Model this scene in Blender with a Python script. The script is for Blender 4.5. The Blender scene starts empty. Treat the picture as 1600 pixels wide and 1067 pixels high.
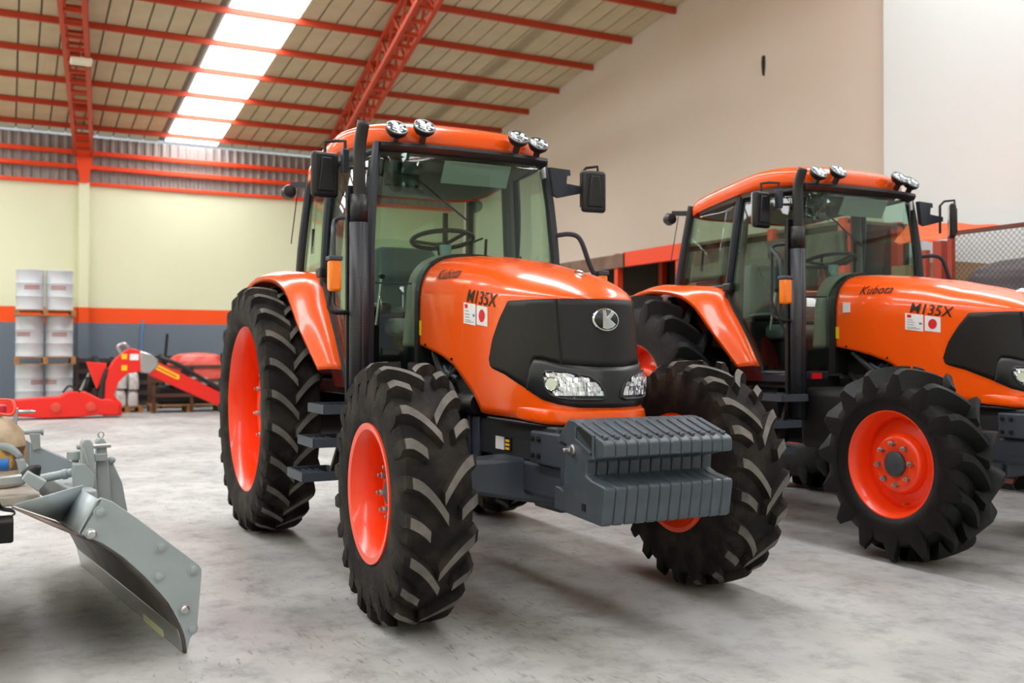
import bpy, bmesh, math, random
from mathutils import Vector, Matrix
random.seed(7)
scene = bpy.context.scene
COL = scene.collection
PI = math.pi

# ------------------------------------------------------------------ camera, light, exposure
CAM = Vector((4.37968, -2.53263, 1.27788))
YAW, PITCH, ROLL, FPX = 2.66627, 0.0100, 0.00091, 1532.125
cd = bpy.data.cameras.new('camera'); cam = bpy.data.objects.new('camera', cd); COL.objects.link(cam)
fw = Vector((math.cos(YAW)*math.cos(PITCH), math.sin(YAW)*math.cos(PITCH), math.sin(PITCH)))
rt = Vector((math.sin(YAW), -math.cos(YAW), 0)); up = rt.cross(fw)
rt, up = rt*math.cos(ROLL)+up*math.sin(ROLL), up*math.cos(ROLL)-rt*math.sin(ROLL)
m = Matrix((rt, up, -fw)).transposed().to_4x4(); m.translation = CAM; cam.matrix_world = m
cd.sensor_width = 36; cd.lens = FPX*36/1600; cd.clip_start = .05; cd.clip_end = 200
cd.dof.use_dof = True; cd.dof.focus_distance = 4.75; cd.dof.aperture_fstop = 2.4
scene.camera = cam
scene.cycles.transparent_max_bounces = 32

SKYLIGHT = 14.5
w = bpy.data.worlds.new('World'); scene.world = w; w.use_nodes = True
bg = w.node_tree.nodes['Background']; bg.inputs[0].default_value = (.86, .93, 1, 1); bg.inputs[1].default_value = 0.7
scene.view_settings.view_transform = 'Standard'; scene.view_settings.look = 'None'
scene.view_settings.exposure = -0.12; scene.view_settings.gamma = 1.0; scene.view_settings.use_curve_mapping = False

# ------------------------------------------------------------------ materials
def lin(c):
    r = []
    for v in c[:3]:
        v /= 255
        r.append(v/12.92 if v <= .04045 else ((v+.055)/1.055)**2.4)
    return (*r, 1)
MATS = {}
def M(name, rgb=(128,128,128), rough=.5, metal=0, coat=0, bump=None, var=None, emit=0, spec=.5, dirt=None):
    if name in MATS: return MATS[name]
    mt = bpy.data.materials.new(name); mt.use_nodes = True; nt = mt.node_tree; b = nt.nodes['Principled BSDF']
    b.inputs['Base Color'].default_value = lin(rgb); b.inputs['Roughness'].default_value = rough
    b.inputs['Metallic'].default_value = metal; b.inputs['Coat Weight'].default_value = coat
    b.inputs['Coat Roughness'].default_value = .06; b.inputs['Specular IOR Level'].default_value = spec
    if emit:
        b.inputs['Emission Color'].default_value = lin(rgb); b.inputs['Emission Strength'].default_value = emit
    tc = nt.nodes.new('ShaderNodeTexCoord')
    if var:                                # (scale, second colour, contrast lo, hi)
        n = nt.nodes.new('ShaderNodeTexNoise'); n.inputs['Scale'].default_value = var[0]; n.inputs['Detail'].default_value = 6
        nt.links.new(tc.outputs['Object'], n.inputs['Vector'])
        r = nt.nodes.new('ShaderNodeValToRGB'); r.color_ramp.elements[0].position = var[2]; r.color_ramp.elements[1].position = var[3]
        r.color_ramp.elements[0].color = lin(rgb); r.color_ramp.elements[1].color = lin(var[1])
        nt.links.new(n.outputs['Fac'], r.inputs['Fac']); nt.links.new(r.outputs['Color'], b.inputs['Base Color'])
    if bump:
        n = nt.nodes.new('ShaderNodeTexNoise'); n.inputs['Scale'].default_value = bump[0]; n.inputs['Detail'].default_value = 4
        nt.links.new(tc.outputs['Object'], n.inputs['Vector'])
        bn = nt.nodes.new('ShaderNodeBump'); bn.inputs['Strength'].default_value = bump[1]; bn.inputs['Distance'].default_value = .02
        nt.links.new(n.outputs['Fac'], bn.inputs['Height']); nt.links.new(bn.outputs['Normal'], b.inputs['Normal'])
    MATS[name] = mt; return mt

ORANGE = M('orange_paint', (255,92,8), .25, 0, .5)
RIMRED = M('rim_red_paint', (250,66,14), .32, 0, .3)
FRED = M('red_machine_paint', (232,34,20), .4)
TRUSSR = M('truss_red_paint', (186,60,26), .5)
GIRTO = M('girt_orange_paint', (240,72,20), .5)
BLKP = M('black_plastic', (20,20,22), .42)
BLKM = M('black_mesh_grille', (21,20,20), .5, spec=.35)
NOSE = M('nose_trim_black', (24,27,32), .38)
BLKD = M('black_underbody', (10,10,11), .6)
NAVY = M('cab_frame_charcoal', (40,45,56), .4)
GREYM = M('graphite_casting', (70,79,87), .38, var=(14,(63,71,79),.4,.6))
GREYF = M('graphite_frame', (58,66,76), .5)
CHROME = M('chrome', (225,228,232), .12, 1)
STEEL = M('zinc_steel', (190,192,192), .35, 1)
AMBER = M('amber_lens', (255,130,10), .2, 0, .5)
SEATG = M('seat_grey', (140,142,146), .6)
COWL = M('cowl_grey', (128,126,116), .6)
LINER = M('headliner_grey', (120,126,126), .8)
WHITE = M('white_print', (238,238,240), .5)
REDP = M('red_print', (222,26,34), .5)
BLUEP = M('blue_print', (50,120,200), .5)
BLACKP = M('black_print', (20,16,14), .45)
YEL = M('yellow_print', (250,200,20), .5)
BLADE = M('blade_grey_paint', (158,168,170), .42, var=(5,(148,157,158),.4,.7))
RUSTY = M('dirty_steel', (120,100,84), .6, var=(8,(72,62,56),.35,.65))
WOOD = M('pallet_wood', (176,128,78), .75, var=(20,(130,90,52),.35,.7))
DRUM = M('drum_grey_paint', (196,202,208), .45, .1)
GAP = M('dark_gap', (8,8,8), .8)
CARD = M('cardboard', (150,118,88), .8)
BROWN = M('brown_timber', (104,78,62), .8, var=(3,(128,100,82),.35,.65))
RACKO = M('rack_orange', (226,66,24), .5)
TARPO = M('orange_tarp', (246,84,2), .55)
TARPG = M('grey_tarp', (172,166,154), .7, var=(3,(170,166,160),.35,.7))
TARPD = M('dark_grey_tarp', (112,108,110), .8)
PLAST = M('clear_wrap_grey', (206,206,202), .3, var=(6,(150,152,150),.4,.65))

def rubber(name, base, dust, amt):
    mt = M(name, base, .80, bump=(60,.25), var=(7, dust, amt, amt+.28), spec=.25); return mt
RUB1 = rubber('tyre_rubber_dusty', (28,25,23), (62,54,47), .44)
RUB1T = rubber('lug_top_worn_lit', (92,88,84), (122,116,110), .4)  # lug tops: dusty wear plus light from above, both painted as paler rubber
RUB2 = M('tyre_rubber_black', (9,9,10), .55, bump=(30,.15), var=(7,(17,17,18),.5,.8), spec=.3) if True else rubber('tyre_rubber_black', (14,14,15), (27,27,28), .5)

def glass(name, tint, ior=1.45, refl=1.0):
    mt = bpy.data.materials.new(name); mt.use_nodes = True; nt = mt.node_tree; nt.nodes.clear()
    o = nt.nodes.new('ShaderNodeOutputMaterial'); mx = nt.nodes.new('ShaderNodeMixShader')
    t = nt.nodes.new('ShaderNodeBsdfTransparent'); t.inputs[0].default_value = (*tint, 1)
    g = nt.nodes.new('ShaderNodeBsdfGlossy'); g.inputs['Roughness'].default_value = .02
    fr = nt.nodes.new('ShaderNodeFresnel'); fr.inputs[0].default_value = ior
    ge = nt.nodes.new('ShaderNodeNewGeometry'); mu = nt.nodes.new('ShaderNodeMath'); mu.operation = 'MULTIPLY'; sb = nt.nodes.new('ShaderNodeMath'); sb.operation = 'SUBTRACT'; sb.inputs[0].default_value = 1
    nt.links.new(ge.outputs['Backfacing'], sb.inputs[1]); nt.links.new(sb.outputs[0], mu.inputs[0]); nt.links.new(fr.outputs[0], mu.inputs[1])
    nt.links.new(mu.outputs[0], mx.inputs[0]); nt.links.new(t.outputs[0], mx.inputs[1]); nt.links.new(g.outputs[0], mx.inputs[2])
    nt.links.new(mx.outputs[0], o.inputs[0]); return mt
GLASS = glass('tinted_green_glass', (.82,.91,.86), 1.55)
LENS = glass('clear_lens', (.97,.98,.99))
FILM = glass('crumpled_clear_film', (.80,.90,.88), 1.8)

def floor_material():
    mt = bpy.data.materials.new('concrete_floor'); mt.use_nodes = True; nt = mt.node_tree; b = nt.nodes['Principled BSDF']; N = nt.nodes.new; L = nt.links.new
    tc = N('ShaderNodeTexCoord')
    def noise(s, d, rough=.6):
        n = N('ShaderNodeTexNoise'); n.inputs['Scale'].default_value = s; n.inputs['Detail'].default_value = d; n.inputs['Roughness'].default_value = rough
        L(tc.outputs['Object'], n.inputs['Vector']); return n
    def ramp(n, a, b_, ca, cb):
        r = N('ShaderNodeValToRGB'); r.color_ramp.elements[0].position = a; r.color_ramp.elements[1].position = b_
        r.color_ramp.elements[0].color = ca; r.color_ramp.elements[1].color = cb; L(n.outputs['Fac'], r.inputs['Fac']); return r
    n1 = noise(.9, 8); base = ramp(n1, .32, .68, lin((146,146,145)), lin((190,190,186)))
    n2 = noise(5, 10, .7); blot = ramp(n2, .48, .66, (1,1,1,1), (.62,.61,.60,1))
    mx = N('ShaderNodeMix'); mx.data_type = 'RGBA'; mx.blend_type = 'MULTIPLY'; mx.inputs['Factor'].default_value = .8
    L(base.outputs['Color'], mx.inputs['A']); L(blot.outputs['Color'], mx.inputs['B'])
    # tyre scuffs: stretched noise
    mp = N('ShaderNodeMapping'); mp.inputs['Scale'].default_value = (9, 44, 1); mp.inputs['Rotation'].default_value = (0,0,.5); L(tc.outputs['Object'], mp.inputs['Vector'])
    n3 = N('ShaderNodeTexNoise'); n3.inputs['Scale'].default_value = 1; n3.inputs['Detail'].default_value = 5; L(mp.outputs[0], n3.inputs['Vector'])
    sc = ramp(n3, .60, .66, (1,1,1,1), (.55,.55,.56,1))
    n5 = noise(.55, 3); msk = ramp(n5, .44, .60, (0,0,0,1), (1,1,1,1))
    m2 = N('ShaderNodeMix'); m2.data_type = 'RGBA'; m2.blend_type = 'MULTIPLY'
    L(msk.outputs['Color'], m2.inputs['Factor']); L(mx.outputs['Result'], m2.inputs['A']); L(sc.outputs['Color'], m2.inputs['B'])
    # pale specks
    n4 = noise(38, 2); sp = ramp(n4, .74, .78, (0,0,0,1), (1,1,1,1))
    m3 = N('ShaderNodeMix'); m3.data_type = 'RGBA'; L(sp.outputs['Color'], m3.inputs['Factor']); L(m2.outputs['Result'], m3.inputs['A']); m3.inputs['B'].default_value = lin((214,210,204))
    L(m3.outputs['Result'], b.inputs['Base Color'])
    rr = ramp(n2, .3, .7, (.42,.42,.42,1), (.62,.62,.62,1)); L(rr.outputs['Color'], b.inputs['Roughness'])
    bp = N('ShaderNodeBump'); bp.inputs['Strength'].default_value = .12; bp.inputs['Distance'].default_value = .01; L(n2.outputs['Fac'], bp.inputs['Height']); L(bp.outputs[0], b.inputs['Normal'])
    return mt
FLOOR = floor_material()

def perf_material():
    mt = bpy.data.materials.new('perforated_guard'); mt.use_nodes = True; nt = mt.node_tree; b = nt.nodes['Principled BSDF']; N = nt.nodes.new; L = nt.links.new
    tc = N('ShaderNodeTexCoord'); mp = N('ShaderNodeMapping'); mp.inputs['Scale'].default_value = (16, 26, 1); L(tc.outputs['UV'], mp.inputs['Vector'])
    br = N('ShaderNodeTexBrick'); br.inputs['Scale'].default_value = 1; br.inputs['Mortar Size'].default_value = .07; br.inputs['Brick Width'].default_value = .5; br.inputs['Row Height'].default_value = .5
    br.inputs['Color1'].default_value = lin((14,14,17)); br.inputs['Color2'].default_value = lin((14,14,17)); br.inputs['Mortar'].default_value = lin((56,58,64))
    L(mp.outputs[0], br.inputs['Vector']); L(br.outputs['Color'], b.inputs['Base Color']); b.inputs['Roughness'].default_value = .45; return mt

def wall_material(name, rgb, rgb2, scale=.35):
    return M(name, rgb, .75, var=(scale, rgb2, .35, .7), bump=(30,.04))
CREAM = wall_material('cream_wall_paint', (226,230,198), (220,223,188))
WORANGE = wall_material('orange_stripe_paint', (255,86,10), (246,80,10))
WGREY = wall_material('blue_grey_dado_paint', (112,124,138), (104,116,128))
BEIGE = wall_material('beige_wall_paint', (220,208,195), (214,199,184))
WWHITE = wall_material('white_wall_paint', (234,240,241), (230,238,239))
CLAD = M('cladding_zinc', (150,150,146), .5, .3)
SHEET = M('roof_sheet_beige', (206,192,158), .75, var=(2,(196,180,146),.35,.7))
def emis(name, rgb, s):
    mt = bpy.data.materials.new(name); mt.use_nodes = True; nt = mt.node_tree; nt.nodes.clear()
    o = nt.nodes.new('ShaderNodeOutputMaterial'); e = nt.nodes.new('ShaderNodeEmission'); e.inputs[0].default_value = lin(rgb); e.inputs[1].default_value = s
    nt.links.new(e.outputs[0], o.inputs[0]); return mt
SKYL = emis('skylight_daylight', (248,252,255), SKYLIGHT)

# ------------------------------------------------------------------ mesh helpers
def V(*a): return Vector(a)
class MB:
    def __init__(s): s.v = []; s.f = []; s.m = []; s.uv = None
    def add(s, vs, fs, mi=0):
        o = len(s.v); s.v += [tuple(v) for v in vs]; s.f += [tuple(i+o for i in f) for f in fs]; s.m += [mi]*len(fs); return s
    def box(s, x0, x1, y0, y1, z0, z1, mi=0, M4=None):
        vs = [V(x,y,z) for x in (x0,x1) for y in (y0,y1) for z in (z0,z1)]
        if M4: vs = [M4 @ v for v in vs]
        return s.add(vs, [(0,1,3,2),(4,6,7,5),(0,4,5,1),(2,3,7,6),(0,2,6,4),(1,5,7,3)], mi)
    def bar(s, a, b, w, h, up=(0,0,1), mi=0):
        a = V(*a); b = V(*b); d = (b-a).normalized(); u = V(*up); sd = d.cross(u)
        if sd.length < 1e-4: sd = d.cross(V(1,0,0))
        sd.normalize(); u = sd.cross(d); vs = []
        for p in (a, b):
            for i, j in ((-1,-1),(1,-1),(1,1),(-1,1)): vs.append(p+sd*(i*w/2)+u*(j*h/2))
        return s.add(vs, [(0,1,2,3),(7,6,5,4),(0,4,5,1),(1,5,6,2),(2,6,7,3),(3,7,4,0)], mi)
    def tube(s, path, r, n=10, closed=False, caps=True, mi=0, flat=1.0):
        P = [V(*p) for p in path]; k = len(P); R = r if isinstance(r, (list, tuple)) else [r]*k
        tang = []
        for i in range(k):
            a = P[(i-1) % k] if (closed or i > 0) else P[i]; b = P[(i+1) % k] if (closed or i < k-1) else P[i]
            tang.append((b-a).normalized())
        u = tang[0].orthogonal().normalized(); vs = []; fs = []
        for i in range(k):
            u = (u-tang[i]*u.dot(tang[i])).normalized(); q = tang[i].cross(u)
            for j in range(n):
                a = 2*PI*j/n; vs.append(P[i]+u*(math.cos(a)*R[i])+q*(math.sin(a)*R[i]*flat))
        for i in range(k if closed else k-1):
            for j in range(n):
                a = i*n+j; b = i*n+(j+1) % n; c = ((i+1) % k)*n+(j+1) % n; d = ((i+1) % k)*n+j; fs.append((a,b,c,d))
        if caps and not closed: fs += [tuple(range(n))[::-1], tuple((k-1)*n+j for j in range(n))]
        return s.add(vs, fs, mi)
    def lathe(s, prof, n=32, c=(0,0,0), axis='y', closed=False, mi=0, M4=None):
        vs = []; fs = []; k = len(prof)
        for r, h in prof:
            for j in range(n):
                a = 2*PI*j/n; p = (r*math.cos(a), h, r*math.sin(a))
                if axis == 'z': p = (p[0], p[2], h)
                if axis == 'x': p = (h, p[0], p[2])
                p = V(*p); p = (M4 @ p) if M4 else p
                vs.append(p+V(*c))
        for i in range(k if closed else k-1):
            for j in range(n):
                a = i*n+j; b = i*n+(j+1) % n; i2 = (i+1) % k; fs.append((a, b, i2*n+(j+1) % n, i2*n+j))
        if not closed:
            if prof[0][0] > 1e-5: fs.append(tuple(range(n)))
            if prof[-1][0] > 1e-5: fs.append(tuple((k-1)*n+j for j in range(n)))
        return s.add(vs, fs, mi)
    def prism(s, poly, fn, w0, w1, mi=0):
        n = len(poly); vs = [V(*fn(a,b,w0)) for a,b in poly]+[V(*fn(a,b,w1)) for a,b in poly]
        return s.add(vs, [tuple(range(n))[::-1], tuple(range(n,2*n))]+[(i,(i+1) % n,(i+1) % n+n,i+n) for i in range(n)], mi)
    def rows(s, R, mi=0, closeu=False):
        n = len(R[0]); vs = [p for r in R for p in r]; fs = []
        for i in range(len(R)-1):
            for j in range(n if closeu else n-1): fs.append((i*n+j, i*n+(j+1) % n, (i+1)*n+(j+1) % n, (i+1)*n+j))
        return s.add(vs, fs, mi)
    def build(s, name, mat, parent=None, bevel=0, smooth=38, solid=0, sub=0, weld=True, normals=True, soff=-1, seg=2, uvs=None):
        me = bpy.data.meshes.new(name); me.from_pydata(s.v, [], s.f)
        for mt in (mat if isinstance(mat, (list, tuple)) else [mat]): me.materials.append(mt)
        me.polygons.foreach_set('material_index', s.m)
        if uvs:
            ul = me.uv_layers.new(name='uv')
            for l in me.loops: ul.data[l.index].uv = uvs[l.vertex_index]
        if weld or normals:
            bm = bmesh.new(); bm.from_mesh(me)
            if weld: bmesh.ops.remove_doubles(bm, verts=bm.verts, dist=1e-5)
            if normals: bmesh.ops.recalc_face_normals(bm, faces=bm.faces)
            bm.to_mesh(me); bm.free()
        if smooth:
            me.shade_smooth(); me.set_sharp_from_angle(angle=math.radians(smooth))
        o = bpy.data.objects.new(name, me); COL.objects.link(o)
        if parent: o.parent = parent
        if solid:
            md = o.modifiers.new('solid', 'SOLIDIFY'); md.thickness = solid; md.offset = soff
        if bevel:
            md = o.modifiers.new('bevel', 'BEVEL'); md.width = bevel; md.segments = seg; md.limit_method = 'ANGLE'; md.angle_limit = math.radians(35); md.harden_normals = False
        if sub:
            md = o.modifiers.new('sub', 'SUBSURF'); md.levels = sub; md.render_levels = sub
        return o
def tag(o, label, cat, group=None):
    o['label'] = label; o['category'] = cat
    if group: o['group'] = group
    return o
def struct(o): o['kind'] = 'structure'; return o
def empty(name, loc=(0,0,0), rz=0, parent=None):
    o = bpy.data.objects.new(name, None); COL.objects.link(o); o.location = loc; o.rotation_euler = (0,0,rz); o.empty_display_size = .2
    if parent: o.parent = parent
    return o
def place(src, name=None, loc=None, rot=None, parent=None, scale=None):
    o = src.copy(); COL.objects.link(o)
    if loc is not None: o.location = loc
    if rot is not None: o.rotation_euler = rot
    if scale is not None: o.scale = scale
    o.parent = parent; return o
def copy_tree(o, parent, skip=()):
    c = o.copy(); COL.objects.link(c); c.parent = parent; c.matrix_parent_inverse = o.matrix_parent_inverse.copy()
    for ch in list(o.children):
        if ch.name.split('.')[0] not in skip: copy_tree(ch, c, skip)
    return c
def interp(x, xs, ys):
    if x <= xs[0]: return ys[0]
    for i in range(len(xs)-1):
        if x <= xs[i+1]:
            t = (x-xs[i])/(xs[i+1]-xs[i]); return ys[i]+(ys[i+1]-ys[i])*t
    return ys[-1]
def catmull(P, n=6, closed=False):
    P = [V(*p) for p in P]; k = len(P); out = []
    for i in range(k if closed else k-1):
        if closed: a,b,c,d = P[i-1],P[i],P[(i+1) % k],P[(i+2) % k]
        else: a = P[i-1] if i else P[0]*2-P[1]; b = P[i]; c = P[i+1]; d = P[i+2] if i+2 < k else P[-1]*2-P[-2]
        for q in range(n):
            t = q/n; out.append(.5*((2*b)+(c-a)*t+(2*a-5*b+4*c-d)*t*t+(3*b-a-3*c+d)*t**3))
    if not closed: out.append(P[-1])
    return out
def text_verts(txt, size, shear=0, spacing=1.0):
    cu = bpy.data.curves.new('t', 'FONT'); cu.body = txt; cu.size = size; cu.shear = shear; cu.offset = size*.007; cu.space_character = spacing; cu.resolution_u = 3
    o = bpy.data.objects.new('t', cu); COL.objects.link(o); dg = bpy.context.evaluated_depsgraph_get(); dg.update()
    me = bpy.data.meshes.new_from_object(o.evaluated_get(dg))
    bm = bmesh.new(); bm.from_mesh(me); bmesh.ops.triangulate(bm, faces=bm.faces); bmesh.ops.subdivide_edges(bm, edges=bm.edges, cuts=2, use_grid_fill=True); bm.to_mesh(me); bm.free()
    vs = [v.co.copy() for v in me.vertices]; fs = [tuple(p.vertices) for p in me.polygons]
    bpy.data.objects.remove(o); bpy.data.curves.remove(cu); bpy.data.meshes.remove(me); return vs, fs

# ================================================================== BUILDING
XB, YR = -20.0, 8.15            # back wall plane, right gable wall plane
Z0, SL = 6.316, 0.110           # eave height at the back wall, roof slope
X1, Y0 = 2.0, -13.0             # roof ridge, how far the hall runs to the left
def zr(x): return Z0+SL*(x-XB) if x <= X1 else Z0+SL*(X1-XB)-SL*(x-X1)
XE = 13.0
fl = struct(MB().box(XB-.3, XE, Y0, YR+.3, -.2, 0).build('floor', FLOOR, smooth=0))

wb = struct(empty('wall_back'))
MB().box(XB-.25, XB, Y0, YR, 0, 1.92).build('dado', WGREY, wb)
MB().box(XB-.25, XB, Y0, YR, 1.92, 2.27).build('painted_stripe', WORANGE, wb)
MB().box(XB-.25, XB, Y0, YR, 2.27, 5.08).build('upper_wall', CREAM, wb)
for yc in (-1.0, -6.7, 4.7, -12.4):
    p = MB().box(XB, XB+.16, yc-.11, yc+.11, 1.92, 5.1).build('pilaster', CREAM, wb, bevel=.01)
    MB().box(XB, XB+.165, yc-.11, yc+.11, 2.27-.35, 2.27).build('stripe_band', WORANGE, p)
    MB().box(XB, XB+.162, yc-.11, yc+.11, 0, 1.92).build('dado_band', WGREY, p)
# zinc cladding above the masonry, ribbed sheet
mb = MB(); rows = [[], []]; y = Y0
while y < YR:
    for dy, dx in ((0,0),(.04,.03),(.075,.03),(.115,0),(.17,0)):
        for k, z in enumerate((5.08, Z0-.12)): rows[k].append((XB-.12+dx, y+dy, z))
    y += .19
mb.rows(rows).build('cladding_sheet', CLAD, wb, smooth=0, solid=.004)
MB().box(XB-.02, XB+.08, Y0, YR, 5.06, 5.14).build('wall_top_rail', GIRTO, wb, bevel=.008)
MB().box(XB-.06, XB+.05, Y0, YR, 5.43, 5.53).build('girt', GIRTO, wb, bevel=.008)
MB().box(XB-.06, XB+.05, Y0, YR, 5.76, 5.86).build('girt', GIRTO, wb, bevel=.008)

wr = struct(empty('wall_right'))
mb = MB(); mb.prism([(XB-.2,0),(-5.14,0),(-5.14,zr(-5.14)+.2),(XB-.2,zr(XB-.2)+.2)], lambda a,b,c: (a,c,b), YR, YR+.25); mb.build('beige_wall', BEIGE, wr, smooth=0)
mb = MB(); mb.prism([(-5.14,0),(XE,0),(XE,zr(XE)+.2),(X1,zr(X1)+.2),(-5.14,zr(-5.14)+.2)], lambda a,b,c: (a,c,b), YR-.10, YR+.25); mb.build('white_wall', WWHITE, wr, smooth=0)
mk = MB().prism([(-.02,0),(.025,0),(.03,-.14),(.012,-.32),(-.012,-.30),(-.03,-.12)], lambda a,b,c: (-7.62+a, c, 5.98+b), YR-.03, YR).build('dark_hook_plate', BLKD, wr)

wl_ = struct(MB().prism([(XB-.25,0),(XE,0),(XE,zr(XE)+.2),(X1,zr(X1)+.2),(XB-.25,zr(XB)+.2)], lambda a,b,c: (a,c,b), Y0-.25, Y0).build('wall_left', CREAM, smooth=0))
wf = struct(empty('wall_front'))
for nm, ya, yb, za, zb in (('front_pier',Y0,-11.5,0,5.0),('front_pier',-.6,YR,0,5.0),('front_lintel',Y0,YR,4.3,5.05),('front_gable',Y0,YR,5.75,zr(XE)+.2)):
    MB().box(XE,XE+.2,ya,yb,za,zb).build(nm, CREAM, wf, smooth=0)
ce = struct(empty('ceiling'))
SKY_Y = [(.83,2.03), (-4.87,-3.67), (-10.57,-9.37)]
PITCHY = .34
SKR = (-4.45,3.9,6.15,7.35)
def sheet_mesh(x0, x1, wd, name, mat, t=.03):
    mb = MB(); n = 1
    mb.prism([(x0,zr(x0)+.06),(x1,zr(x1)+.06),(x1,zr(x1)+.06+t),(x0,zr(x0)+.06+t)], lambda a,b,c: (a,c,b), -wd/2, wd/2)
    return mb.build(name, mat, None, smooth=0)
sA = sheet_mesh(XB-.5, SKR[0], PITCHY-.03, 'roof_sheet', SHEET); sB = sheet_mesh(SKR[1], XE, PITCHY-.03, 'roof_sheet', SHEET)
for q in (sA, sB): q.parent = ce; q.location.y = SKR[2]+.17
s0 = sheet_mesh(XB-.5, X1, PITCHY-.03, 'roof_sheet', SHEET); s1 = sheet_mesh(X1, XE, PITCHY-.03, 'roof_sheet', SHEET)
g0 = None; first = {0: True, 1: True}
y = YR-PITCHY/2
while y > Y0:
    if not any(a-.05 < y < b+.05 for a, b in SKY_Y):
        if SKR[2] < y < SKR[3]:
            for q in (sA, sB): place(q, loc=(0,y,0), parent=ce)
            y -= PITCHY; continue
        for i, s in ((0,s0),(1,s1)):
            if first[i]: s.location.y = y; s.parent = ce; first[i] = False
            else: place(s, loc=(0,y,0), parent=ce)
    y -= PITCHY
for x0, x1 in ((XB-.5, X1), (X1, XE)):        # dark seams between the sheets: the ribbed deck above them
    for a, b in [(SKY_Y[0][1], SKR[2]), (SKR[3], YR), (SKY_Y[1][1], SKY_Y[0][0]), (SKY_Y[2][1], SKY_Y[1][0]), (Y0, SKY_Y[2][0])]:
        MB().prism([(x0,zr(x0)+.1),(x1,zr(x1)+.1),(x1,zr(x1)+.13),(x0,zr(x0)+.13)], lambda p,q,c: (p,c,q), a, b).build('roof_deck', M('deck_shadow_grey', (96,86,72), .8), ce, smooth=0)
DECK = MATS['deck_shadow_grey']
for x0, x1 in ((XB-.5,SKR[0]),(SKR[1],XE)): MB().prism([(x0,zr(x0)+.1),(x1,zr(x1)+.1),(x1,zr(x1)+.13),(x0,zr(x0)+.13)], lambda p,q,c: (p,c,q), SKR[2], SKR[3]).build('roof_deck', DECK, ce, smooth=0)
for x0, x1 in ((SKR[0],-1.2),(-1.2,X1),(X1,SKR[1])): MB().prism([(x0,zr(x0)+.07),(x1,zr(x1)+.07),(x1,zr(x1)+.075),(x0,zr(x0)+.075)], lambda p,q,c: (p,c,q), SKR[2], SKR[3]).build('skylight_panel', SKYL, ce, smooth=0)
PX = [-19.75+1.4*i for i in range(23)]
sx = [XB-.4]+PX+[XE]
for a, b in SKY_Y:
    for i in range(len(sx)-1):
        x0, x1 = sx[i], sx[i+1]
        if x0 < X1 < x1: continue
        MB().prism([(x0,zr(x0)+.07),(x1,zr(x1)+.07),(x1,zr(x1)+.075),(x0,zr(x0)+.075)], lambda p,q,c: (p,c,q), a, b).build('skylight_panel', SKYL, ce, smooth=0)
for x in PX:
    MB().box(x-.03, x+.03, Y0, YR, zr(x)-.055, zr(x)+.055).build('purlin', TRUSSR, ce, smooth=0)
def truss(y0, k):
    W2, D = .17, .5
    Y = lambda x: y0+k*(x-XB)
    t = MB(); segs = [(XB+.15, X1), (X1, XE)]
    for x0, x1 in segs:
        for sy in (-1, 1):
            for dz in (-.11, -.11-D): t.bar((x0,Y(x0)+sy*W2,zr(x0)+dz), (x1,Y(x1)+sy*W2,zr(x1)+dz), .07, .09)
    o = t.build('roof_truss', TRUSSR, ce, smooth=0)
    for x0, x1 in segs:
        n = int((x1-x0)/.5)
        for i in range(n+1):
            x = x0+(x1-x0)*i/n; x2 = x0+(x1-x0)*min(i+1,n)/n; zt, zb_ = -.11, -.11-D
            r = MB(); r.bar((x,Y(x)-W2,zr(x)+zb_), (x,Y(x)+W2,zr(x)+zb_), .07, .06); r.bar((x,Y(x)-W2,zr(x)+zt), (x,Y(x)+W2,zr(x)+zt), .05, .05)
            for sy in (-1, 1):
                a, b = ((x,zb_),(x2,zt)) if i % 2 else ((x,zt),(x2,zb_))
                if x2 > x: r.bar((a[0],Y(a[0])+sy*W2,zr(a[0])+a[1]), (b[0],Y(b[0])+sy*W2,zr(b[0])+b[1]), .045, .045)
            r.build('truss_brace', TRUSSR, o, smooth=0)
    p = MB(); p.prism([(-.17,6.2),(.17,6.2),(.17,5.6),(.08,5.1),(-.08,5.1),(-.17,5.6)], lambda a,b,c: (c,y0+a,b), XB+.06, XB+.22); p.build('truss_post', GIRTO, o, smooth=0)
for y0, k in ((-1.0,-.085), (4.72,-.135), (-6.75,-.085)): truss(y0, k)
lm = MB().box(-.10,.10,-.17,.17,-.05,.05).build('lamp_body', M('lamp_cream', (226,222,196), .5), None, bevel=.01)
lr = empty('ceiling_lamp', (-13.98,-1.43,6.26)); tag(lr, 'small cream box lamp hanging under the left red roof truss', 'lamp'); lm.parent = lr
MB().bar((0,0,.05),(0,0,.16),.03,.03).build('lamp_stem', STEEL, lr, smooth=0)

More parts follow.
